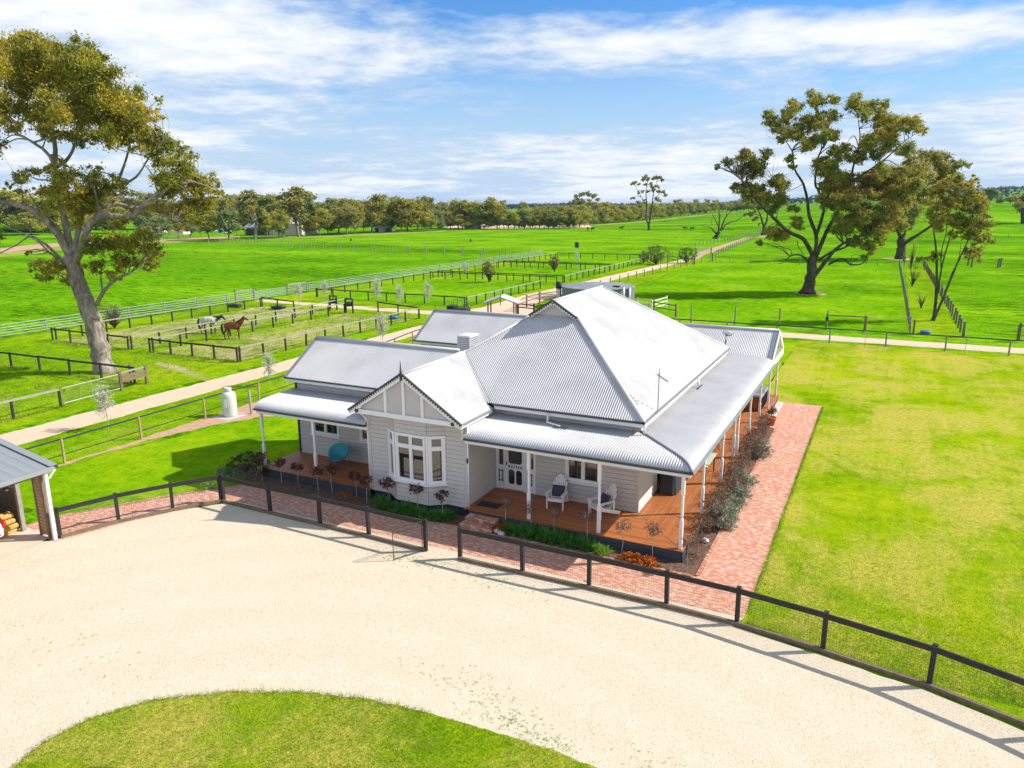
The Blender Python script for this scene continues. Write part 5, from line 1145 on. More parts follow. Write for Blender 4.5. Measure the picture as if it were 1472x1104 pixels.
# --- prototype trees for the rows
def proto(kind,seed,h=10,w=8,leaf='gum3',bark='bark1',lean=0,clear=.2,nb=22,ls=.55,per=16,sub=6,name='gum_tree'):
    r=np.random.default_rng(seed); root=empty(name,(0,0,-50)); m=MB(); C=[];RR=[]
    top=h*.62; tr=[(0,0,-.3),(r.normal()*.1,r.normal()*.1,h*clear*.6),(r.normal()*.3,r.normal()*.3,h*clear*1.2)]
    m.tube(smoothpath(tr,3),[.022*h]+[.017*h]*(5)+[.014*h],7)
    for i in range(nb):
        a=r.uniform(0,2*PI); zz=r.uniform(clear+.08,.90)*h; rm=w/2*math.sin(PI*min(1,max(.12,(zz/h-clear+.10)/(1.12-clear))))**.7
        q=np.array([math.cos(a)*rm*r.uniform(.3,.8),math.sin(a)*rm*r.uniform(.3,.8),zz]); rr=w*.15*r.uniform(.75,1.35)
        m.tube(smoothpath([tr[-1],(q*.5+np.array([0,0,zz*.12])),q],3),[.013*h,.012*h,.011*h,.009*h,.006*h,.004*h,.003*h],5)
        for k in range(sub):
            d=r.normal(size=3); d/=np.linalg.norm(d); C.append(q+d*rr*r.uniform(.3,1)); RR.append(rr*r.uniform(.5,.9))
    m.build('trunk',MT[bark],root,True); RR=np.array(RR)
    leafcloud('crown',C,RR,(per*2.2*(RR/.6)**1.5).clip(12,per*6),ls,MT[leaf],root,seed=seed,surf=.4)
    root['h']=h; root['w']=w
    return root
PR={'olive':[proto('olive',41,leaf='gum4'),proto('olive',42,leaf='gum4',w=9,clear=.2)],
    'bronze':[proto('bronze',43,leaf='gum3',w=9.5,nb=26),proto('bronze',44,leaf='gum2',w=8.5)],
    'pale':[proto('pale',45,leaf='gum5',w=7.5),proto('pale',46,leaf='gum5',w=8,clear=.15)],
    'tall':[proto('tall',47,leaf='gum4',w=6.4,nb=26,clear=.3),proto('tall',48,leaf='gum3',w=6,nb=18,clear=.34)],
    'bushy':[proto('bushy',49,leaf='gum3',w=10,nb=26,clear=.12),proto('bushy',50,leaf='gum4',w=9,nb=26,clear=.1)]}
used=set(); kcount={}
def place(kind,u,v,top,wpx,label,group,i=0):
    ps=PR[kind]; p=ps[i%2]; b=G(u,v); Dst=b[0]*FW[0]+b[1]*FW[1]; ppm=F/Dst
    h=(v-top)/ppm; w=wpx/ppm*1.4; s=h/p['h']; sw=w/p['w']
    c=dup(p,b,rng.uniform(0,2*PI),(sw,sw,s)); tag(c,label,'tree',group)
    for k in ('h','w'): 
        if k in c: del c[k]
    return c
DESC={'olive':'olive green gum tree','bronze':'brownish gum tree','pale':'pale grey green gum tree','tall':'tall narrow gum tree','bushy':'broad bushy dark gum tree'}
front=[('pale',329.6,346.5,302,36),('tall',367,344.3,276,42),('tall',383.4,343.8,305,20),('olive',400.8,342.7,304,32),('pale',408,342.7,319,14),('tall',429.6,341,272,50),('olive',445.3,339,305,24),('olive',460,339,300,32),('olive',471.7,337.2,304,30),('bronze',486.4,336.6,290,40),('bronze',499,337.8,297,36),('bronze',511.4,336,289,28),('pale',522.8,335.5,303,22),('bronze',534.2,334.8,283,42),('bushy',545,333,288,26),('olive',563,333.2,303,26),('olive',577,332,300,22),('bronze',586.4,333.5,288,46),('bronze',599.8,331.2,287,34),('olive',614.5,333,306,24),('bushy',618,329.6,286,30),('pale',631.3,331.3,303,18),('olive',648,329.4,308,18),('bushy',659,328.4,289,34),('olive',665,330,309,24),('bushy',689,329.2,292,46),('bronze',672,328.6,291,30),('bronze',715,329.2,289,30),('bushy',706,327.4,287,24)]
for i,(k,u,v,tp,w) in enumerate(front): place(k,u,v,tp,w,'%s, %s from the left in the front far tree line'%(DESC[k],ordn(i+1)),'front tree line across the far pasture',i)
back=[(318,331,288,30),(333,329,283,36),(350,330,291,30),(388,330,283,26),(398,329,284,24),(412,329,287,30),(452,328,285,30),(466,327,291,24),(478,327,288,26),(497,326,288,26),(520,326,291,30),(555,326,290,24),(566,326,286,26),(602,326,289,30),(640,325,293,26)]
for i,(u,v,tp,w) in enumerate(back): place(('bushy','bronze')[i%2],u,v,tp,w*1.25,'dark gum tree, %s from the left in the second rank behind the front tree line'%ordn(i+1),'second rank of far trees',i)
left=[('bushy',20,333,276,60),('bushy',60,334,284,60),('bronze',100,332,280,60),('olive',45,338,306,40),('bushy',140,331,282,60),('bronze',180,330,284,50),('bushy',215,330,280,54),('bronze',250,329,288,44),('bushy',285,329,286,46),('olive',118,343,300,26),('pale',205,341,310,22),('pale',232,345,312,26),('olive',256,341,306,22),('pale',275,343,308,26),('olive',300,345,300,30),('pale',288,340,316,16),('bushy',-20,332,270,60),('bronze',163,336,300,40)]
for i,(k,u,v,tp,w) in enumerate(sorted(left,key=lambda q:q[1])): place(k,u,v,tp,w,'%s, %s from the left behind the big left gum'%(DESC[k],ordn(i+1)),'trees behind the big left gum',i)
# plantation rows running off to the right
def pl(t,pts):
    for (a,va,ha),(b,vb,hb) in zip(pts,pts[1:]):
        if a<=t<=b: q=(t-a)/(b-a); return va+(vb-va)*q,ha+(hb-ha)*q
    return pts[-1][1:]
P1=[(718,329.6,26),(830,328.2,28),(846,323.5,24),(900,319.6,24),(940,315.4,22),(1000,308.9,17),(1050,304.6,14),(1100,302.5,13)]
u=718; i=0
while u<1098:
    v,h=pl(u,P1); h*=rng.uniform(.78,1.05); place(('olive','bronze','pale','olive','bushy')[int(rng.integers(5))],u,v,v-h,h*rng.uniform(.65,.85),'small tree, %s from the left in the front row of the plantation'%ordn(i+1),'front row of the plantation',i); i+=1
    u+=7.2*(.7+.3*h/26)*rng.uniform(.85,1.15)
u=745; i=0
while u<1090:
    v,h=pl(u,P1); v-=2.2; h*=rng.uniform(.85,1.12); place(('olive','bronze','bushy')[int(rng.integers(3))],u,v,v-h,h*rng.uniform(.7,.95),'small tree, %s from the left in the back row of the plantation'%ordn(i+1),'back row of the plantation',i); i+=1
    u+=11*rng.uniform(.8,1.2)
for i,(u,v,tp,w) in enumerate([(722,316,290,16),(752,312,291,14),(770,311,294,10),(812,311,296,14),(795,311,297,12),(870,309,291,16),(885,309,297,14),(1000,301,287,10),(1118,296,285,16),(1128,296,287,12)]):
    place('bushy',u,v,tp,w,'distant dark tree, %s from the left beyond the plantation'%ordn(i+1),'distant trees beyond the plantation',i)
for i,(u,v,tp,w) in enumerate([(1422,295,271,20),(1436,293.5,281,10),(1452,293,283,16),(1390,295,278,24),(1370,296,280,20)]):
    place('pale',u,v,tp,w,'grey distant tree, %s from the left at the far edge of the right hand pasture'%ordn(i+1),'trees at the far edge of the right pasture',i)
for ps in PR.values():
    for p in ps:
        for ch in list(p.children): bpy.data.objects.remove(ch)
        bpy.data.objects.remove(p)
# far-off woods as one mass along the skyline
MT['woodleaf']=leafmat('far_wood_leaves',[(.015,.03,.018),(.03,.05,.028),(.045,.06,.035)],.1,.02)
def woods():
    r=np.random.default_rng(77); C=[];RR=[]
    for k in range(6500):
        q=r.uniform(-.95,1.0); d=r.choice([1500,1750,2050,2400])+r.normal()*60
        if d<1900 and r.uniform()<.45+.4*math.sin(q*23+d): continue
        p=FW*d+RT*q*d; s=r.uniform(2.6,4.8); C.append((p[0],p[1],th(p[0],p[1])+s*.8)); RR.append(s)
    C=np.array(C);RR=np.array(RR)
    o=leafcloud('far_woods',C,RR,26,3.2,MT['woodleaf'],None,asp=.8,squash=1.0,seed=5,surf=.35,droop=0); tag(o,'dark band of far-off woodland along the horizon','woodland',kind='stuff')
woods()
# --- distant buildings
def farbox(name,label,u0,u1,vb,vt,depth,roofh,mat,roofmat,cat='shed',doors=0):
    a=G(u0,vb); b=G(u1,vb); a=np.array([a[0],a[1],0.]);b=np.array([b[0],b[1],0.]); z0=th(*a[:2]); L=np.linalg.norm(b-a); ppm=F/(a[0]*FW[0]+a[1]*FW[1]); h=(vb-vt)/ppm
    r=empty(name,(a[0],a[1],z0),math.atan2(b[1]-a[1],b[0]-a[0])); tag(r,label,cat)
    m=MB(); m.box(0,L,0,depth,0,h); m.prism([(0,h),(0,h+.01),(depth/2,h+roofh-.05),(depth,h+.01),(depth,h)],'x',0.02,L-.02); m.build('wall',MT[mat],r)
    m=MB(); m.bar((-.3,-.3,h-.1),(-.3,depth/2,h+roofh),.01,.01); 
    m=MB(); m.add([(-.3,-.4,h-.1),(L+.3,-.4,h-.1),(L+.3,depth/2,h+roofh),(-.3,depth/2,h+roofh),(-.3,depth+.4,h-.1),(L+.3,depth+.4,h-.1)],[(0,1,2,3),(3,2,5,4)]); m.build('roof',MT[roofmat],r)
    for i in range(doors): m=MB(); x=L*(i+.5)/doors; m.box(x-L*.3/doors,x+L*.3/doors,-.12,-.02,0,h*.75); m.build('doorway',MT['plastic_black'],r)
    return r
farbox('farm_shed','big cream farm shed behind the far tree line',385,434,338.5,322,16,2.2,'pale_fence','roof')
farbox('farm_shed','low dark open farm shed left of the cream shed',352,384,338.8,327,10,1.4,'tank','roofedge',doors=2)
farbox('cottage','tiny white cottage under the far trees',538,546,333.6,326,6,2.0,'white','roof','cottage',1)
farbox('farm_shed','low teal grey shed beside the tiny white cottage',546,560,333.2,329,5,.6,'tank','tanktop')
farbox('farm_shed','small grey shed under the far trees near the plantation',668,685,330,326.5,6,.8,'tank','tanktop')
farbox('farm_shed','low orange roofed shed seen below the left gum branches',246,264,337,333,8,1.2,'white','terracotta')
farbox('farm_shed','white shed roof seen left of the big gum branches',214,228,335.5,332.5,7,1.0,'white','roof')
farbox('farm_shed','white shed roof between the far saplings and the dark open shed',310,322,335,332,7,1.0,'white','roof')
# ------------------------------------------------------------------ garden plants
def plantproto(name,h,stemr,crown_r,n,ls,leaf,bark='bark3',seed=0,sub=7,per=26,cz=None,sparse=1.0,squash=.8,asp=.5,stems=1,surf=.5):
    r=np.random.default_rng(seed); root=empty(name); m=MB(); C=[];RR=[]; cz=h-crown_r if cz is None else cz
    for s in range(stems):
        o=np.array([r.normal()*.03,r.normal()*.03,0]) if stems==1 else np.array([r.normal()*crown_r*.3,r.normal()*crown_r*.3,0])
        m.tube([o,o+np.array([r.normal()*.02,r.normal()*.02,cz*.5]),(o[0]*.6,o[1]*.6,cz)],[stemr,stemr*.8,stemr*.7],5)
    for i in range(n):
        d=r.normal(size=3); d/=np.linalg.norm(d); q=np.array([0,0,cz])+d*crown_r*r.uniform(.5,1)*np.array([1,1,squash]); q[2]=max(q[2],.06)
        m.tube([(0,0,cz-crown_r*.4*(cz>crown_r)),(q[0]*.4,q[1]*.4,cz*.4+q[2]*.6),q],[stemr*.6,stemr*.4,stemr*.2],4,False)
        for k in range(sub): e=r.normal(size=3)*crown_r*.16; C.append(q+e); RR.append(crown_r*.17*r.uniform(.7,1.3))
    m.build('stem',MT[bark],root)
    leafcloud('foliage',C,RR,per,ls,MT[leaf],root,seed=seed,asp=asp,surf=surf)
    return root
def hide(p):
    for ch in list(p.children):
        for g in list(ch.children): bpy.data.objects.remove(g)
        bpy.data.objects.remove(ch)
    bpy.data.objects.remove(p)
SRp=[plantproto('standard_rose',1.25,.018,.27,26,.06,'rose',seed=s,sub=5,per=10) for s in (1,2,3)]
SBp=[plantproto('standard_rose',1.25,.016,.26,30,.04,'rosebrown',seed=s,sub=5,per=5) for s in (4,5,6)]
lst=[(378,690,0,'shaded standard rose beside the left end of the left verandah'),(404.8,696,0,'standard rose before the left verandah, just right of its end post'),(430,702,0,'third standard rose from the left before the left verandah'),(457.3,710.7,0,'standard rose directly before the second post of the left verandah'),(481.5,707,0,'standard rose just right of the second post of the left verandah'),(512.8,716.9,0,'standard rose before the left verandah above the rusty low shrub'),
 (547,713,0,'standard rose at the left corner of the bay window wing'),(565.4,725.4,0,'standard rose under the left part of the bay window'),(609.4,731.5,0,'standard rose under the middle of the bay window'),(649.8,737.6,0,'standard rose right of the bay window sill'),
 (735.7,753,1,'nearly bare standard rose left of the middle verandah post'),(772.6,757,1,'nearly bare standard rose just right of the middle verandah post'),(809,762,1,'nearly bare standard rose before the left white armchair'),(850,774.7,1,'nearly bare standard rose before the right hand white armchair'),(894,795,1,'standard rose against the sunlit deck, left of the orange flowers'),(937.6,806,1,'standard rose growing out of the orange flowers'),(989,822,1,'standard rose at the front right corner of the deck')]
for i,(u,v,k,l) in enumerate(lst):
    p=(SRp,SBp)[k][i%3]; b=G(u,v); b[1]=max(20.98,min(b[1],21.42 if u<530 or u>670 else 21.15)); b=np.array([G(u,v)[0],b[1],.02]); c=dup(p,b,rng.uniform(0,6),rng.uniform(.9,1.08)); tag(c,l,'rose','standard roses in the front beds')
RBp=[plantproto('rose_bush',1.1,.012,.44,38,.05,'rosebrown',seed=s,sub=5,per=8,cz=.72,stems=4) for s in (7,8,9)]
for i in range(14):
    y=22.3+i*1.13; c=dup(RBp[i%3],(-4.72+rng.normal()*.06,y,.02),rng.uniform(0,6),rng.uniform(.75,1.1)); tag(c,'leafless looking burgundy rose bush in the bed beside the right verandah, %s from the front'%ordn(i+1),'rose bush','rose bushes beside the right verandah')
LVp=[plantproto('lavender_bush',.5,.012,.36,40,.05,'lav',seed=s,sub=7,per=26,cz=.26,asp=.25,squash=.7,stems=3) for s in (10,11)]
for i,(x,y,s,l) in enumerate([(-4.32,24.9,1.7,'largest grey lavender bush, nearest the front of the right bed'),(-4.3,26.1,1.35,'grey lavender bush just behind the largest one'),(-4.3,27.4,1.2,'grey lavender bush third from the front of the right bed'),(-4.3,28.9,1.3,'grey lavender bush fourth from the front of the right bed'),(-4.28,33.0,1.5,'lone grey lavender bush toward the rear of the right bed')]):
    tag(dup(LVp[i%2],(x,y,.02),i,s),l,'lavender','grey lavender bushes')
p=plantproto('potted_shrub',.75,.014,.3,26,.06,'rosebrown',seed=12,sub=5,per=8,cz=.75,stems=3); p.location=(-4.62,38.35,.02); tag(p,'bushy brown plant in a terracotta pot at the rear of the right bed','pot plant')
m=MB(); m.lathe((0,0,0),[(.17,0),(.24,.34),(.27,.35),(.27,.42),(.23,.42),(.21,.36),(.02,.35)],18); m.build('pot',MT['terracotta'],p,True)
def strappy(name,n,L,w,leaf,seed,lift=.8):
    r=np.random.default_rng(seed); V=[];Q=[]
    for i in range(n):
        a=r.uniform(0,2*PI); l=L*r.uniform(.6,1.15); sp=r.uniform(.25,1.0); o=np.array([r.normal()*.07,r.normal()*.07,0]); d=np.array([math.cos(a),math.sin(a),0]); s=np.array([-d[1],d[0],0])*w/2
        k=5; b=len(V)
        for j in range(k+1):
            t=j/k; p=o+d*l*sp*t*.75+np.array([0,0,l*lift*(t-.62*sp*t*t*1.25)]); ww=(1-t**2.5)*1.0+.02; V+= [p-s*ww,p+s*ww]
            if j: q=b+2*j; Q.append((q-2,q-1,q+1,q))
    root=npmesh(name,V,Q,MT[leaf],None,True); return root
AG=[strappy('agapanthus',150,.62,.028,'agap',s) for s in (1,2,3)]; LM=strappy('lime_plant',190,.55,.024,'lime',5)
gl=[(-16.3,21.25),(-15.9,21.0),(-15.5,20.98),(-15.05,20.95),(-14.6,21.0),(-14.15,20.95),(-13.75,20.95),(-13.45,21.05),(-13.3,21.3),(-14.9,21.15)]
gr=[(-11.0,21.3),(-10.7,21.05),(-10.3,21.25),(-9.95,21.0),(-9.55,21.25),(-9.2,21.05),(-8.8,21.25),(-8.5,21.0),(-8.15,21.2),(-10.0,21.35),(-9.0,21.4),(-7.85,21.05)]
for j,(lst_,nm) in enumerate(((sorted(gl),'before the bay window'),(sorted(gr),'before the front verandah'))):
    for i,(x,y) in enumerate(lst_):
        o=AG[(i+j)%3].copy(); COL.objects.link(o); o.location=(x,y,.02); s=rng.uniform(1.0,1.35); o.scale=(s,s,s*.95); o.rotation_euler=(0,0,rng.uniform(0,6)); tag(o,'dark green strappy agapanthus clump %s, %s from the left'%(nm,ordn(i+1)),'agapanthus','agapanthus clumps '+nm)
for o in AG: bpy.data.objects.remove(o)
LM.location=(-7.35,20.98,.02); tag(LM,'bright lime green strappy clump at the right end of the green planting','plant')
lm2=LM.copy(); COL.objects.link(lm2); lm2.location=(-7.65,21.15,.02); lm2.scale=(.7,.7,.7); tag(lm2,'smaller lime green clump just left of the bright one','plant')
def mound(name,label,loc,w,d,h,leaf,n=26,ls=.05,seed=0,cat='plant',per=20,under=None):
    r=np.random.default_rng(seed); root=empty(name,loc); tag(root,label,cat); C=[];RR=[]
    for i in range(n): a=r.uniform(0,2*PI); q=r.uniform()**.5; C.append((math.cos(a)*q*w/2,math.sin(a)*q*d/2,h*(1-.6*q*q)*r.uniform(.55,1))); RR.append(.09+.1*h)
    if under: leafcloud('foliage',np.array(C)-np.array([0,0,.05]),RR,per,ls,MT[under],root,seed=seed+1); leafcloud('flowers',C,np.array(RR)*.9,per//2,ls*.8,MT[leaf],root,seed=seed,asp=.8)
    else: leafcloud('foliage',C,RR,per,ls,MT[leaf],root,seed=seed)
    m=MB(); 
    for i in range(6): a=r.uniform(0,6); m.tube([(0,0,0),(math.cos(a)*w*.2,math.sin(a)*d*.2,h*.6)],.008,4,False)
    m.build('stem',MT['bark3'],root); return root
mound('flower_patch','low patch of bright orange flowers at the right end of the front bed',(-6.1,21.0,.02),1.5,.62,.24,'orange',70,.05,3,'flowers',44,'rust')
mound('flower_patch','rusty orange flowers spilling beside the brick steps',(-11.05,20.95,.02),.55,.5,.42,'rust',24,.05,4,'flowers',28,'rust')
mound('low_shrub','rusty brown low shrub before the left verandah',(-17.75,21.05,.02),.9,.55,.38,'rust',26,.045,5,'shrub',30)
mound('shrub','dark dense shrub at the left end of the left verandah',(-23.3,21.5,.02),1.9,1.6,1.05,'darkshrub',80,.06,6,'shrub',46)
mound('shrub','dark shrub tight against the left verandah end post',(-22.6,21.2,.02),1.0,.9,.95,'darkshrub',40,.055,16,'shrub',36)
mound('shrub','glossy green shrub with small white flowers by the kinked fence corner',(-23.2,20.5,.02),1.3,.9,.62,'agap',50,.055,7,'shrub',40)
mound('shrub','small pale green shrub right behind the kinked fence corner',(-23.3,19.6,.02),.8,.8,.5,'lime',34,.05,8,'shrub',30)
mound('creeper','sparse creeping plant in the mulch by the front right deck corner',(-4.6,21.9,.02),.5,.7,.35,'rosebrown',22,.045,9,'plant',14)
for q,(x,y) in enumerate([(-11.15,20.95),(-10.95,20.85),(-4.6,23.3)]):
    o=MB().lathe((0,0,0),[(.02,0),(.13,.03),(.15,.09),(.09,.15),(.01,.17)],9).build('garden_rock',MT['gas'],None,True); o.location=(x,y,.02); o.scale=(1,.8,1); tag(o,('pale rock by the rusty flowers at the steps','small pale rock at the foot of the steps','pale rock in the right bed behind the deck corner')[q],'rock')
for p in SRp+SBp+RBp+LVp: hide(p)
# young trees
SPp=[plantproto('sapling',3.0,.03,.55,60,.075,'blossom','bark3',seed=s,sub=6,per=6,cz=1.75,squash=2.0,stems=1) for s in (20,21,22)]
sl=[(155,617,545,'sparse sapling nearest the left edge, beside the drive fence'),(388,555,500,'sparse sapling whose base hides behind the left wing roof edge'),(550,496,445,'white blossoming sapling in the drive verge left of the rear wing'),(430,438,402,'round white blossoming sapling by the steel pasture gate'),(468,433,400,'white blossoming sapling at the left corner of the middle paddock'),(543,438,396,'pale sapling before the middle paddock, third from the left of five'),(575,442,404,'pale sapling before the middle paddock, fourth from the left of five'),(615,439,400,'pale sapling before the middle paddock, fifth from the left of five'),(669,402,374,'thin pale sapling between the paired rails of the middle paddock'),(829,378,360,'thin pale sapling by the farthest paddock')]
for i,(u,v,tp,l) in enumerate(sl):
    b=G(u,v); top=VP(u,tp,b)[2]; c=dup(SPp[i%3],b,i,(top/3.0,top/3.0,top/3.0)); tag(c,l,'sapling','young blossoming saplings')
for q,(x,l) in enumerate(((-1.1,'staked yellow green seedling tree behind the black lawn fence, left one'),(5.6,'staked seedling tree behind the black lawn fence, right one'))):
    r=plantproto('seedling_tree',1.4,.02,.3,14,.07,'lime','bark3',seed=40+q,sub=4,per=2,cz=1.15); r.location=(x,63.2,0); tag(r,l,'seedling','staked seedlings')
for p in SPp: hide(p)
def bush(label,u,v,tp,wpx,leaf,name='shrub',ls=.12,trunk=.25,seed=0,n=40,per=26,cat='shrub',bark='bark2'):
    b=G(u,v); h=VP(u,tp,b)[2]; w=wpx*(b[0]*FW[0]+b[1]*FW[1])/F; r=np.random.default_rng(seed); root=empty(name,b); tag(root,label,cat); m=MB(); C=[];RR=[]
    for i in range(n):
        d=r.normal(size=3); d/=np.linalg.norm(d); q=np.array([d[0]*w/2,d[1]*w/2,0])*r.uniform(.45,.95); z=h*(trunk+(1-trunk)*(.5+.5*d[2]*.85)); q[2]=z; C.append(q); RR.append(.13*w*r.uniform(.7,1.2)+.03)
        m.tube([(0,0,0),(q[0]*.3,q[1]*.3,z*.45),q],[.03*h/2,.015*h/2+.008,.006],4,False)
    m.build('trunk',MT[bark],root); leafcloud('crown',C,RR,per,ls,MT[leaf],root,seed=seed); return root
bush('dark round clipped bush inside the middle paddock row, the larger of two',703,406,374,24,'gum3',seed=1,n=60,per=50,ls=.22)
bush('dark round bush in the farther paddock row, the smaller of two',797,391,368,17,'gum3',seed=2,n=50,per=40,ls=.24)
bush('wispy bright green willow shrub left of the far drive bend',943,380,352,44,'willow',seed=3,n=60,per=26,ls=.32,trunk=.1)
bush('wispy bright green willow shrub right of the far drive bend',987,378,356,30,'willow',seed=4,n=50,per=24,ls=.32,trunk=.1)
bush('dark dense bush at the left foot of the left willow',925,378,360,16,'gum3',seed=14,n=30,per=30,ls=.3,trunk=.05)
bush('round leafless looking grey bush right of the big gum trunk',165,472,434,38,'greyshrub',seed=5,n=120,per=10,ls=.09,trunk=.1)
bush('small yellow green shrub in the fenced strip, farther one',1311,412,378,30,'willow',seed=6,n=26,per=14,ls=.16,trunk=.35)
bush('small bare shrub in the fenced strip, nearer one',1324,444,418,22,'gum4',seed=7,n=22,per=8,ls=.13,trunk=.35)
bush('thin young tree behind the fenced strip, right of the thick trunk',1309,388,342,14,'gum4',seed=8,n=20,per=14,ls=.2,trunk=.3,name='young_tree',cat='tree')
bush('small low shrub left of the slender gum stems',1300,378,362,12,'willow',seed=9,n=16,per=12,ls=.2,trunk=.1)
# grass blades, weeds on the gravel
def blades(name,pts,h,label,leaf,w=.012,seed=0,z=.025):
    r=np.random.default_rng(seed); P=np.asarray(pts,float); N=len(P); a=r.uniform(0,2*PI,N); hh=h*r.uniform(.5,1.4,N); lean=r.normal(size=(N,2))*.5*hh[:,None]
    b=np.stack([P[:,0],P[:,1],np.full(N,z)],1); s=np.stack([np.cos(a),np.sin(a),np.zeros(N)],1)*w; t=b+np.stack([lean[:,0],lean[:,1],hh],1)
    V=np.stack([b-s,b+s,t],1).reshape(-1,3); o=npmesh(name,V,np.arange(3*N).reshape(-1,3),MT[leaf]); tag(o,label,'grass',kind='stuff'); return o
MT['blade']=leafmat('grass_blades',[(.10,.20,.012),(.17,.28,.014),(.27,.35,.03),(.46,.40,.13)],.25,.35)
r=np.random.default_rng(5)
from mathutils.geometry import tessellate_polygon
def inpoly(P,poly):
    x,y=P[:,0],P[:,1]; ins=np.zeros(len(P),bool); n=len(poly)
    for i in range(n):
        x0,y0=poly[i]; x1,y1=poly[(i+1)%n]
        c=((y0>y)!=(y1>y))&(x<(x1-x0)*(y-y0)/(y1-y0+1e-12)+x0); ins^=c
    return ins
P=np.stack([r.uniform(-17,-2.4,150000),r.uniform(5.5,12.3,150000)],1); P=P[inpoly(P,isl)]
blades('island_grass',P,.035,'short grass blades of the curved island in the foreground','blade',.006,1)
ed=jag(isl[:11],.02,.0)[:-300]; E_=np.array(ed[:int(len(ed)*.62)]); E_=np.repeat(E_,3,0)+r.normal(size=(len(E_)*3,2))*.05
blades('edge_grass',E_,.07,'longer grass fringe along the edge of the curved island','blade',.006,2,.02)
q=[]
for cx_,cy_,n,s in ((-7.1,12.9,60,.5),(-6.3,12.5,90,.35),(-5.4,12.35,60,.3),(-8.3,13.4,40,.5),(-12.4,18.0,70,.5),(-10.5,18.1,60,.6),(-13.4,18.0,40,.4),(1.9,14.2,20,.2),(3.1,13.5,30,.12),(-9.2,17.9,30,.6),(-3,12.6,50,.5),(-17.5,10,40,1.2)):
    for k in range(n):
        c=r.normal(size=2)*s*np.array([1.3,.5])+np.array([cx_,cy_]); 
        for j in range(9): q.append(c+r.normal(size=2)*.02)
blades('gravel_weeds',q,.02,'scattered small green weeds sprouting through the gravel','lime',.006,3,.014)
lp=[]
for (x0,y0,x1,y1,n) in ((-2.55,19.3,-2.55,43,5000),(-.55,18.45,1.76,18.05,1200),(-2.5,18.85,-.55,18.45,900),(1.76,18.05,4,17.2,1200),(-24.2,15.3,-22.2,19.6,0),(-26,15.6,-23,20,1500)):
    for k in range(n): t=r.uniform(); lp.append((x0+(x1-x0)*t+r.normal()*.05,y0+(y1-y0)*t+abs(r.normal())*.03))
blades('lawn_edge_grass',lp,.055,'ragged grass fringe along the brick path and fence foot','blade',.006,4,.014)
P=np.stack([r.uniform(-2.5,12,260000),18+r.exponential(3.2,260000)],1); lw=[(-2.5,18.9),(-.55,18.45),(1.76,18.05),(4,17.3),(12,14.5),(12,40),(-2.5,40)]; P=P[inpoly(P,lw)]; P=P[r.uniform(size=len(P))<.45]
blades('lawn_grass',P,.03,'short dry and green blades of the mown right lawn','blade',.006,6,.012)
# paddock tufts
tp=[]
for k in range(2600):
    c=np.array([r.uniform(-62,-42),r.uniform(20,64)])
    for j in range(6): tp.append(c+r.normal(size=2)*.12)
for (a,b,c_,d_) in ((-50.66,38.2,-41.5,38.3),(-41.5,38.5,-41.4,61.7),(-62.75,38.2,-53,38.1),(-41,17,-41.1,25),(-62.8,71.2,-41.6,71),(-41.5,71.4,-41.5,91),(-67.8,10,-67.8,64),(-56,30.2,-42,30.5)):
    for k in range(1100): t=r.uniform(); tp.append((a+(c_-a)*t+r.normal()*.15,b+(d_-b)*t+r.normal()*.15))
blades('paddock_tufts',tp,.13,'longer grass tufts along the paddock rails','blade',.02,7,.01)
# ------------------------------------------------------------------ verandah furniture
def adirondack(loc,rz,label):
    r=empty('garden_armchair',loc,rz); tag(r,label,'armchair','white slatted armchairs'); Wt=MT['white']
    m=MB()
    for i in range(6): y=-.28+i*.092; m.add([],[]); m.bar((-.25,y,.39-.018*i*1.6),(.25,y,.39-.018*i*1.6),.078,.02)
    m.build('seat',Wt,r)
    m=MB()
    for i in range(7):
        t=(i-3); x=t*.073; tl=.80-.028*t*t; m.bar((x*.85,.20,.24),(x*1.12,.20+.36*tl/.8,.24+tl),.06,.018,(0,1,0))
    m.bar((-.24,.33,.55),(.24,.33,.55),.02,.06); m.build('backrest',Wt,r)
    for s in (-1,1):
        m=MB(); m.box(s*.29-.02,s*.29+.02,-.34,-.24,0,.54); m.build('leg',Wt,r)
        m=MB(); m.bar((s*.25,-.26,.36),(s*.25,.62,.04),.03,.12); m.build('leg',Wt,r)
        m=MB(); m.prism([(s*.22,-.38),(s*.36,-.40),(s*.38,-.3),(s*.34,.15),(s*.28,.36),(s*.22,.36),(s*.25,.1)][::s],'z',.54,.562); m.bar((s*.29,.3,.2),(s*.29,.32,.54),.03,.05,(0,1,0)); m.build('armrest',Wt,r)
    m=MB(); m.box(-.25,.25,-.33,-.30,.30,.40); m.build('apron',Wt,r)
    return r
def cushion(loc,rz,tilt,label):
    m=MB(); n=8; 
    for i in range(n+1):
        for j in range(n+1):
            x,y=i/n*2-1,j/n*2-1; e=((1-x**4)*(1-y**4))**.5*.06+.012; m.v.append((x*.22,y*.2,e))
    k=len(m.v)
    for i in range(n+1):
        for j in range(n+1):
            x,y=i/n*2-1,j/n*2-1; e=((1-x**4)*(1-y**4))**.5*.05+.012; m.v.append((x*.22,y*.2,-e))
    for i in range(n):
        for j in range(n): a=i*(n+1)+j; m.f.append((a,a+n+1,a+n+2,a+1)); m.f.append((k+a,k+a+1,k+a+n+2,k+a+n+1))
    for i in range(n):
        for a,b in ((i,i+1),(n*(n+1)+i,n*(n+1)+i+1),(i*(n+1),(i+1)*(n+1)),(i*(n+1)+n,(i+1)*(n+1)+n)): m.f.append((a,b,k+b,k+a))
    o=m.build('cushion',MT['cushion'],None,True); o.location=loc; o.rotation_euler=(tilt,0,rz); tag(o,label,'cushion','charcoal cushions'); return o
A1=(-9.85,23.1,D); A2=(-8.15,23.05,D)
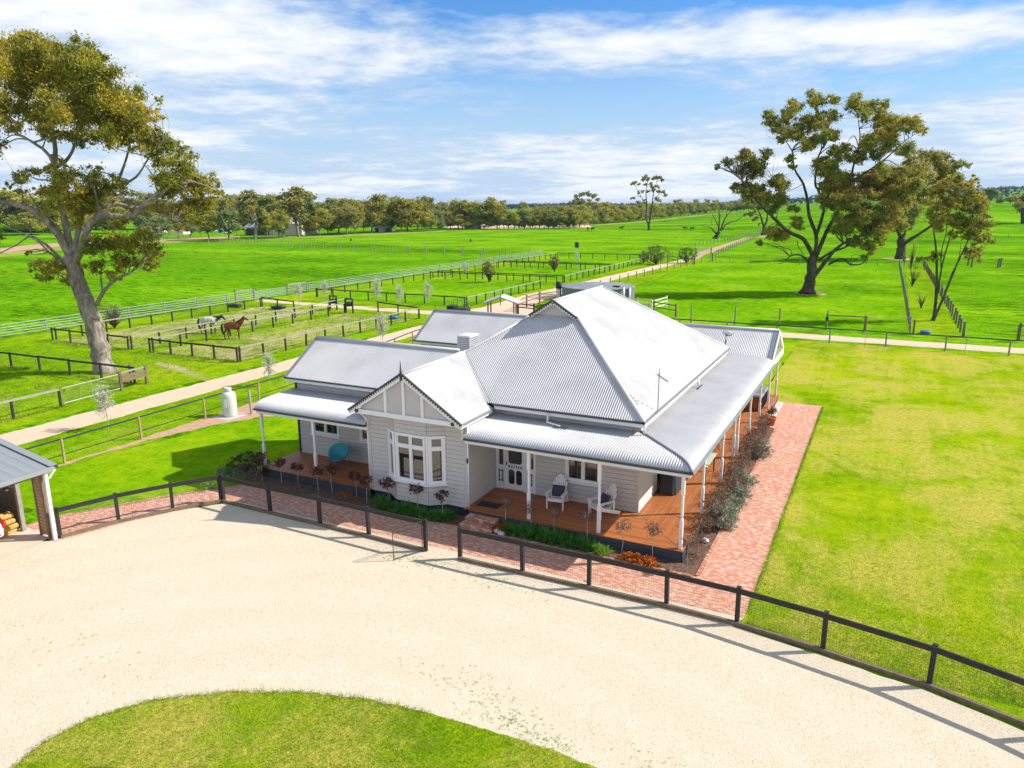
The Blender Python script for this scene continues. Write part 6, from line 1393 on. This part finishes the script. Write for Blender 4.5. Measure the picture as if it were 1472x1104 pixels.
adirondack(A1,R(8),'white slatted garden armchair on the front verandah, between the front door and the window')
adirondack(A2,R(-32),'white slatted garden armchair angled behind the second front verandah post')
cushion((A1[0]-.0,A1[1]+.10,D+.56),R(8),R(62),'charcoal cushion on the left white armchair'); cushion((A2[0]+.07,A2[1]+.10,D+.56),R(-32),R(62),'charcoal cushion on the right hand white armchair')
# teal round two-seater
r_=empty('loveseat',(-19.75,23.15,D),R(-22)); tag(r_,'teal woven round two-seat chair with black wire legs on the left verandah','seat')
def shell(rho,th_):
    T=np.array([0,.76,.65]); N=np.array([0,-.65,.76]); p=np.array([0,0,.58])+rho*(.66*math.cos(th_)*np.array([1,0,0])+.42*math.sin(th_)*T)-.32*(1-rho**2.0)*N+.05*abs(math.cos(th_))**2*rho*N
    return tuple(p)
m=MB(); nr_,na=9,40
for i in range(nr_+1):
    for j in range(na): m.v.append(shell(.02+.98*i/nr_,2*PI*j/na))
for i in range(nr_):
    for j in range(na): m.f.append((i*na+j,i*na+(j+1)%na,(i+1)*na+(j+1)%na,(i+1)*na+j))
o=m.build('woven_shell',MT['teal'],r_,True); sm=o.modifiers.new('s','SOLIDIFY'); sm.thickness=.012
m=MB(); m.tube([shell(1,2*PI*j/40) for j in range(41)],.016,6,False)
for j in range(28): m.tube([shell(.05+.95*k/6,2*PI*j/28) for k in range(7)],.006,4,False)
m.build('rim',MT['teal'],r_,True)
for x,y in ((-.42,-.25),(.42,-.25),(-.38,.30),(.38,.30)): m=MB(); m.tube([(x*.85,y*.8,.40),(x,y,0)],.011,6); m.build('leg',MT['trim'],r_)
m=MB(); m.box(-11.98,-11.45,22.9,23.25,D,D+.02); 
m=MB(); m.box(-.42,.42,-.22,.22,0,.018); o=m.build('doormat',MT['cover']); o.location=(-12.1,22.15,D); o.rotation_euler=(0,0,R(3)); tag(o,'dark doormat on the shaded deck above the brick steps','mat')
# covered barbecue
m=MB(); n=16; pr=[(1.0,0),(.98,.25),(.92,.55),(.88,.8),(.86,.95),(.78,1.06),(.6,1.12),(.3,1.14),(.01,1.15)]
for i,(s,z) in enumerate(pr):
    for k in range(48):
        t=2*PI*k/48; c,q=math.cos(t),math.sin(t); e=5; x=math.copysign(abs(c)**(2/e),c)*.36*s; y=math.copysign(abs(q)**(2/e),q)*.78*s
        w=.03*math.sin(t*9+i*.7)*(1-z/1.15)+.012*math.sin(t*17+i); m.v.append((x*(1+w),y*(1+w),z+.02*math.sin(t*7)*(z>.9 and s>.4)))
for i in range(len(pr)-1):
    for k in range(48): m.f.append((i*48+k,i*48+(k+1)%48,(i+1)*48+(k+1)%48,(i+1)*48+k))
o=m.build('covered_barbecue',MT['cover'],None,True); o.location=(-6.62,26.6,D); tag(o,'barbecue under a black fabric cover against the right side wall','barbecue')
# outdoor table with pale green top, folding chair
t_=empty('outdoor_table',(-5.95,28.4,D),0); tag(t_,'outdoor table with a pale green top under the right verandah','table')
m=MB(); m.box(-.45,.45,-.9,.9,.70,.74); MT['greentop']=simple('pale_green_cloth',(.42,.50,.40),.8,var=.15,scale=4); m.build('tabletop',MT['greentop'],t_,bevel=.01)
for x in (-.38,.38):
    for y in (-.8,.8): m=MB(); m.box(x-.03,x+.03,y-.03,y+.03,0,.70); m.build('leg',MT['brownwood'],t_)
c_=empty('folding_chair',(-6.2,32.2,D),R(100)); tag(c_,'dark folding chair with crossed legs under the right verandah','chair')
m=MB(); m.box(-.24,.24,-.24,.22,.42,.46); m.build('seat',MT['cushion'],c_,bevel=.015); m=MB(); m.box(-.24,.24,.22,.25,.50,.92); m.build('backrest',MT['cushion'],c_,bevel=.012)
for x in (-.25,.25): 
    for s in (-1,1): m=MB(); m.bar((x,-.25*s,0),(x,.25*s,.44 if s<0 else .9),.025,.03); m.build('leg',MT['trim'],c_)
# spa
s_=empty('spa_tub',(-6.3,40.3,D)); tag(s_,'timber clad spa tub with a grey folding cover under the rear gable','spa')
m=MB(); m.box(-1.05,1.02,-1.15,1.15,0,.72); m.build('cladding',MT['spa_wood'],s_,bevel=.03)
m=MB()
for i in range(19): x=-1.0+i*.11; m.box(x,x+.012,-1.165,-1.151,.02,.70)
for i in range(20): y=-1.1+i*.115; m.box(1.021,1.035,y,y+.012,.02,.70)
m.build('cladding_joint',MT['trim'],s_)
m=MB(); m.box(-1.10,1.07,-1.20,-.01,.72,.86); m.box(-1.10,1.07,.01,1.20,.72,.86); m.build('cover',MT['spa_cover'],s_,bevel=.04)
# ------------------------------------------------------------------ horses
def coat(name,body,points,head=None):
    m,t,b=nt(name); tc=t.nodes.new('ShaderNodeTexCoord'); sp=t.nodes.new('ShaderNodeSeparateXYZ'); t.links.new(tc.outputs['Object'],sp.inputs[0])
    n=noise(t,6,4,.6,tc.outputs['Object']); c=mix(t,ramp(t,n,[(.35,(0,0,0)),(.65,(1,1,1))]),tuple(x*.7 for x in body),tuple(min(1,x*1.2) for x in body))
    zf=math_(t,'ADD',sp.outputs[2],math_(t,'MULTIPLY',math_(t,'SUBTRACT',n,.5),.35)); c=mix(t,ramp(t,zf,[(.62,(1,1,1)),(.86,(0,0,0))]),c,points)
    if head:
        xf=math_(t,'ADD',sp.outputs[0],math_(t,'MULTIPLY',math_(t,'SUBTRACT',n,.5),.3)); c=mix(t,ramp(t,math_(t,'MULTIPLY',xf,.6),[(.34,(0,0,0)),(.44,(1,1,1))]),c,head)
        c=mix(t,ramp(t,math_(t,'ADD',math_(t,'MULTIPLY',xf,-.6),-.0),[(.44,(0,0,0)),(.56,(1,1,1))]),c,head)
    t.links.new(c,b.inputs['Base Color']); b.inputs['Roughness'].default_value=.45; return m
def horse(label,loc,rz,mat,mane,poll=(1.02,1.86),muz=(1.46,1.62),group=None):
    root=empty('horse',loc,rz); tag(root,label,'horse',group)
    me=bpy.data.meshes.new('body'); V=[];E=[];RD=[]
    def add(p,r,par=None): V.append(p); RD.append(r); i=len(V)-1; 
    def nd(p,r,par=None):
        V.append(p); RD.append(r if isinstance(r,tuple) else (r,r)); i=len(V)-1
        if par is not None: E.append((par,i))
        return i
    px,pz=poll; mx,mz=muz
    mid=nd((0,0,1.20),(.31,.33)); 
    a=nd((-.30,0,1.20),(.29,.30),mid); rump=nd((-.58,0,1.26),(.27,.28),a); tl=nd((-.80,0,1.24),(.16,.18),rump)
    s=nd((.30,0,1.21),(.28,.33),mid); ch=nd((.52,0,1.24),(.22,.30),s)
    nb=nd((.66,0,1.24+(pz-1.2)*.22),(.14,.22),ch); nm=nd(((.66+px)/2+.02,0,(1.4+pz)/2),(.09,.16),nb); pl_=nd((px,0,pz),(.075,.11),nm)
    h1=nd((px+(mx-px)*.35,0,pz+(mz-pz)*.3),(.08,.125),pl_); h2=nd((px+(mx-px)*.75,0,pz+(mz-pz)*.75),(.055,.08),h1); nd((mx,0,mz),(.05,.065),h2)
    for sy,dx in ((1,.10),(-1,-.08)):
        h=nd((-.60,.15*sy,1.0),(.12,.17),rump); k=nd((-.50+dx*.4,.16*sy,.84),(.105,.14),h); hk=nd((-.72+dx,.16*sy,.50),(.062,.08),k); f=nd((-.68+dx,.16*sy,.16),(.046,.05),hk); nd((-.62+dx,.16*sy,.03),(.05,.05),f)
        h=nd((.42,.14*sy,.98),(.10,.14),s); k=nd((.43-dx*.4,.15*sy,.76),(.065,.08),h); kn=nd((.45-dx,.15*sy,.47),(.058,.066),k); f=nd((.43-dx,.15*sy,.15),(.044,.046),kn); nd((.48-dx,.15*sy,.03),(.048,.048),f)
    me.from_pydata(V,E,[])
    import bmesh
    bm=bmesh.new(); bm.from_mesh(me); ly=bm.verts.layers.skin.verify(); bm.verts.ensure_lookup_table()
    for i,v in enumerate(bm.verts): v[ly].radius=RD[i]; v[ly].use_root=(i==0)
    bm.to_mesh(me); bm.free()
    o=bpy.data.objects.new('body',me); COL.objects.link(o); o.parent=root
    md=o.modifiers.new('skin','SKIN'); md.use_smooth_shade=True
    ss=o.modifiers.new('sub','SUBSURF'); ss.levels=2; ss.render_levels=2; me.materials.append(mat)
    m=MB(); m.tube(smoothpath([(-.90,0,1.34),(-1.02,0,1.15),(-1.03,0,.85),(-.98,0,.55),(-.96,0,.38)],3),[.05,.06,.07,.08,.09,.09,.09,.09,.08,.07,.05,.04,.01],8); m.build('tail',MT[mane],root,True)
    m=MB(); 
    pts=[(px+.04,pz+.10),(px-.10,pz+.10),((.66+px)/2-.12,(1.4+pz)/2+.12),(.50,1.24+(pz-1.2)*.22+.26),(.34,1.52)]
    lo=[(x+.06,z-.14) for x,z in pts]
    m.prism(pts+lo[::-1],'y',-.075,.075); m.build('mane',MT[mane],root,True,bevel=.02)
    for sy in (-1,1): m=MB(); m.tube([(px-.01,.05*sy,pz+.07),(px+.0,.065*sy,pz+.15),(px+.02,.06*sy,pz+.22)],[.035,.03,.005],6); m.build('ear',mat,root,True)
    for sy in (-1,1): m=MB(); e=(px+(mx-px)*.38,.078*sy,pz+(mz-pz)*.28+.04); m.lathe((e[0],e[1],e[2]-.02),[(.005,0),(.02,.01),(.02,.03),(.005,.04)],8); m.build('eye',MT['plastic_black'],root,True)
    return root
hz=math.atan2(RT[1],RT[0])
MT['coat1']=coat('chestnut_horse_coat',(.22,.06,.018),(.12,.032,.012)); MT['coat2']=coat('grey_horse_coat',(.62,.60,.56),(.10,.08,.075),(.05,.04,.04)); MT['coat3']=coat('black_horse_coat',(.03,.024,.022),(.02,.018,.017))
h_=G(337,487.5); horse('chestnut horse with raised head standing in the railed paddock',h_,hz-.10,MT['coat1'],'mane',(1.0,1.83),(1.42,1.62))
h_=G(303,479.5); horse('grey horse with a dark head standing just behind the chestnut one',h_,hz-.05,MT['coat2'],'mane',(1.16,1.52),(1.50,1.20))
for i,(u,v,rz,l) in enumerate([(845,331.8,2.2,'dark horse grazing in the far pasture, left one of a close pair'),(852,332,1.2,'dark horse grazing in the far pasture, right one of a close pair'),(893.5,331,hz,'dark horse standing left of the lone flat-topped gum'),(985,331.5,hz+PI,'dark horse between the lone gum and the dead tree'),(995,332,hz-.6,'small dark horse with a pale patch near the dead tree')]):
    horse(l,G(u,v),rz,MT['coat3'],'mane',(1.16,1.3) if i!=2 else (1.05,1.8),(1.35,.95) if i!=2 else (1.42,1.6),'horses far out in the pasture')
for i,(u,v,l) in enumerate([(504.5,346.5,'small dark bird-sized object on the far grass, left one'),(676.5,347.5,'small dark bird-sized object on the far grass, right one'),(828,354,'tiny pale feed bin on the far pasture')]):
    o=MB().lathe((0,0,0),[(.25,0),(.32,.3),(.28,.6),(.1,.8)],8).build('feed_bin',MT['plastic_black'],None,True); o.location=G(u,v); tag(o,l,'feed bin')
# ------------------------------------------------------------------ car in the carport (its tail shows)
c_=empty('parked_car',(-25.5,12.2,.02)); tag(c_,'silver hatchback parked in the carport at the left edge, tail towards the yard','car')
m=MB() # x backwards into the carport
def sec(x,w,z0,z1,r=.12): return [(x,-w+r,z0),(x,w-r,z0),(x,w,z0+r),(x,w,z1-r),(x,w-r*1.2,z1),(x,-w+r*1.2,z1),(x,-w,z1-r),(x,-w,z0+r)]
ss=[sec(0,.74,.34,.78),sec(-.08,.82,.28,.92),sec(-.5,.87,.24,.98),sec(-2.2,.89,.22,.98),sec(-3.4,.87,.22,.95),sec(-3.95,.80,.25,.80),sec(-4.1,.7,.33,.66)]
for s in ss: m.v+=s
for i in range(len(ss)-1):
    for k in range(8): m.f.append((i*8+k,i*8+(k+1)%8,(i+1)*8+(k+1)%8,(i+1)*8+k))
m.f+=[tuple(range(8)),tuple(range(48,56))[::-1]]
o=m.build('body',MT['carpaint'],c_,True); sb=o.modifiers.new('s','SUBSURF'); sb.levels=1; sb.render_levels=2
m=MB(); ss=[sec(-.12,.70,.88,1.0,.05),sec(-.55,.66,.90,1.40,.14),sec(-1.2,.66,.9,1.47,.16),sec(-2.1,.66,.9,1.45,.16),sec(-2.95,.74,.88,.98,.05)]
for s in ss: m.v+=s
for i in range(4):
    for k in range(8): m.f.append((i*8+k,i*8+(k+1)%8,(i+1)*8+(k+1)%8,(i+1)*8+k))
m.f+=[tuple(range(8)),tuple(range(32,40))[::-1]]
o=m.build('cabin',MT['carpaint'],c_,True); sb=o.modifiers.new('s','SUBSURF'); sb.levels=1; sb.render_levels=2
m=MB(); m.add([(-.20,-.55,1.01),(-.20,.55,1.01),(-.50,.50,1.33),(-.50,-.50,1.33)],[(0,1,2,3)]); m.build('rear_window',MT['glass'],c_).location=(.03,0,.0)
for sy in (-1,1):
    m=MB(); m.box(-.16,.0,sy*.79-.06,sy*.79+.05,.62,.88); m.build('tail_light',MT['redlens'],c_,bevel=.03)
    for x in (-.85,-3.3):
        m=MB(); m.tube([(x,sy*.9,.30),(x,sy*.70,.30)],.31,20); w=m.build('wheel',MT['tyre'],c_); m=MB(); m.tube([(x,sy*.91,.30),(x,sy*.89,.30)],.20,14); m.build('rim',MT['steel'],w)
m=MB(); m.box(-.10,.06,-.72,.72,.34,.52); m.build('bumper',MT['carpaint'],c_,bevel=.05); m=MB(); m.box(-.0,.065,-.60,-.42,.42,.47); m.box(0,.065,.42,.60,.42,.47); m.build('reflector',MT['redlens'],c_)
# ------------------------------------------------------------------ aerial haze
m=MB(); V=[]
for d,w in ((-90,400),(9700,11500)):
    for s in (-1,1):
        for z in (-8,62): p=FW*d+RT*s*w; V.append((p[0],p[1],z))
m.add(V,[(0,1,3,2),(4,6,7,5),(0,4,5,1),(2,3,7,6),(0,2,6,4),(1,5,7,3)])
hm=bpy.data.materials.new('haze'); hm.use_nodes=True; t=hm.node_tree; t.nodes.remove(t.nodes['Principled BSDF']); pv=t.nodes.new('ShaderNodeVolumePrincipled')
pv.inputs['Density'].default_value=.00006; pv.inputs['Color'].default_value=(.42,.64,1,1); t.links.new(pv.outputs[0],t.nodes['Material Output'].inputs['Volume'])
hb=m.build('haze',hm); hb['kind']='stuff'
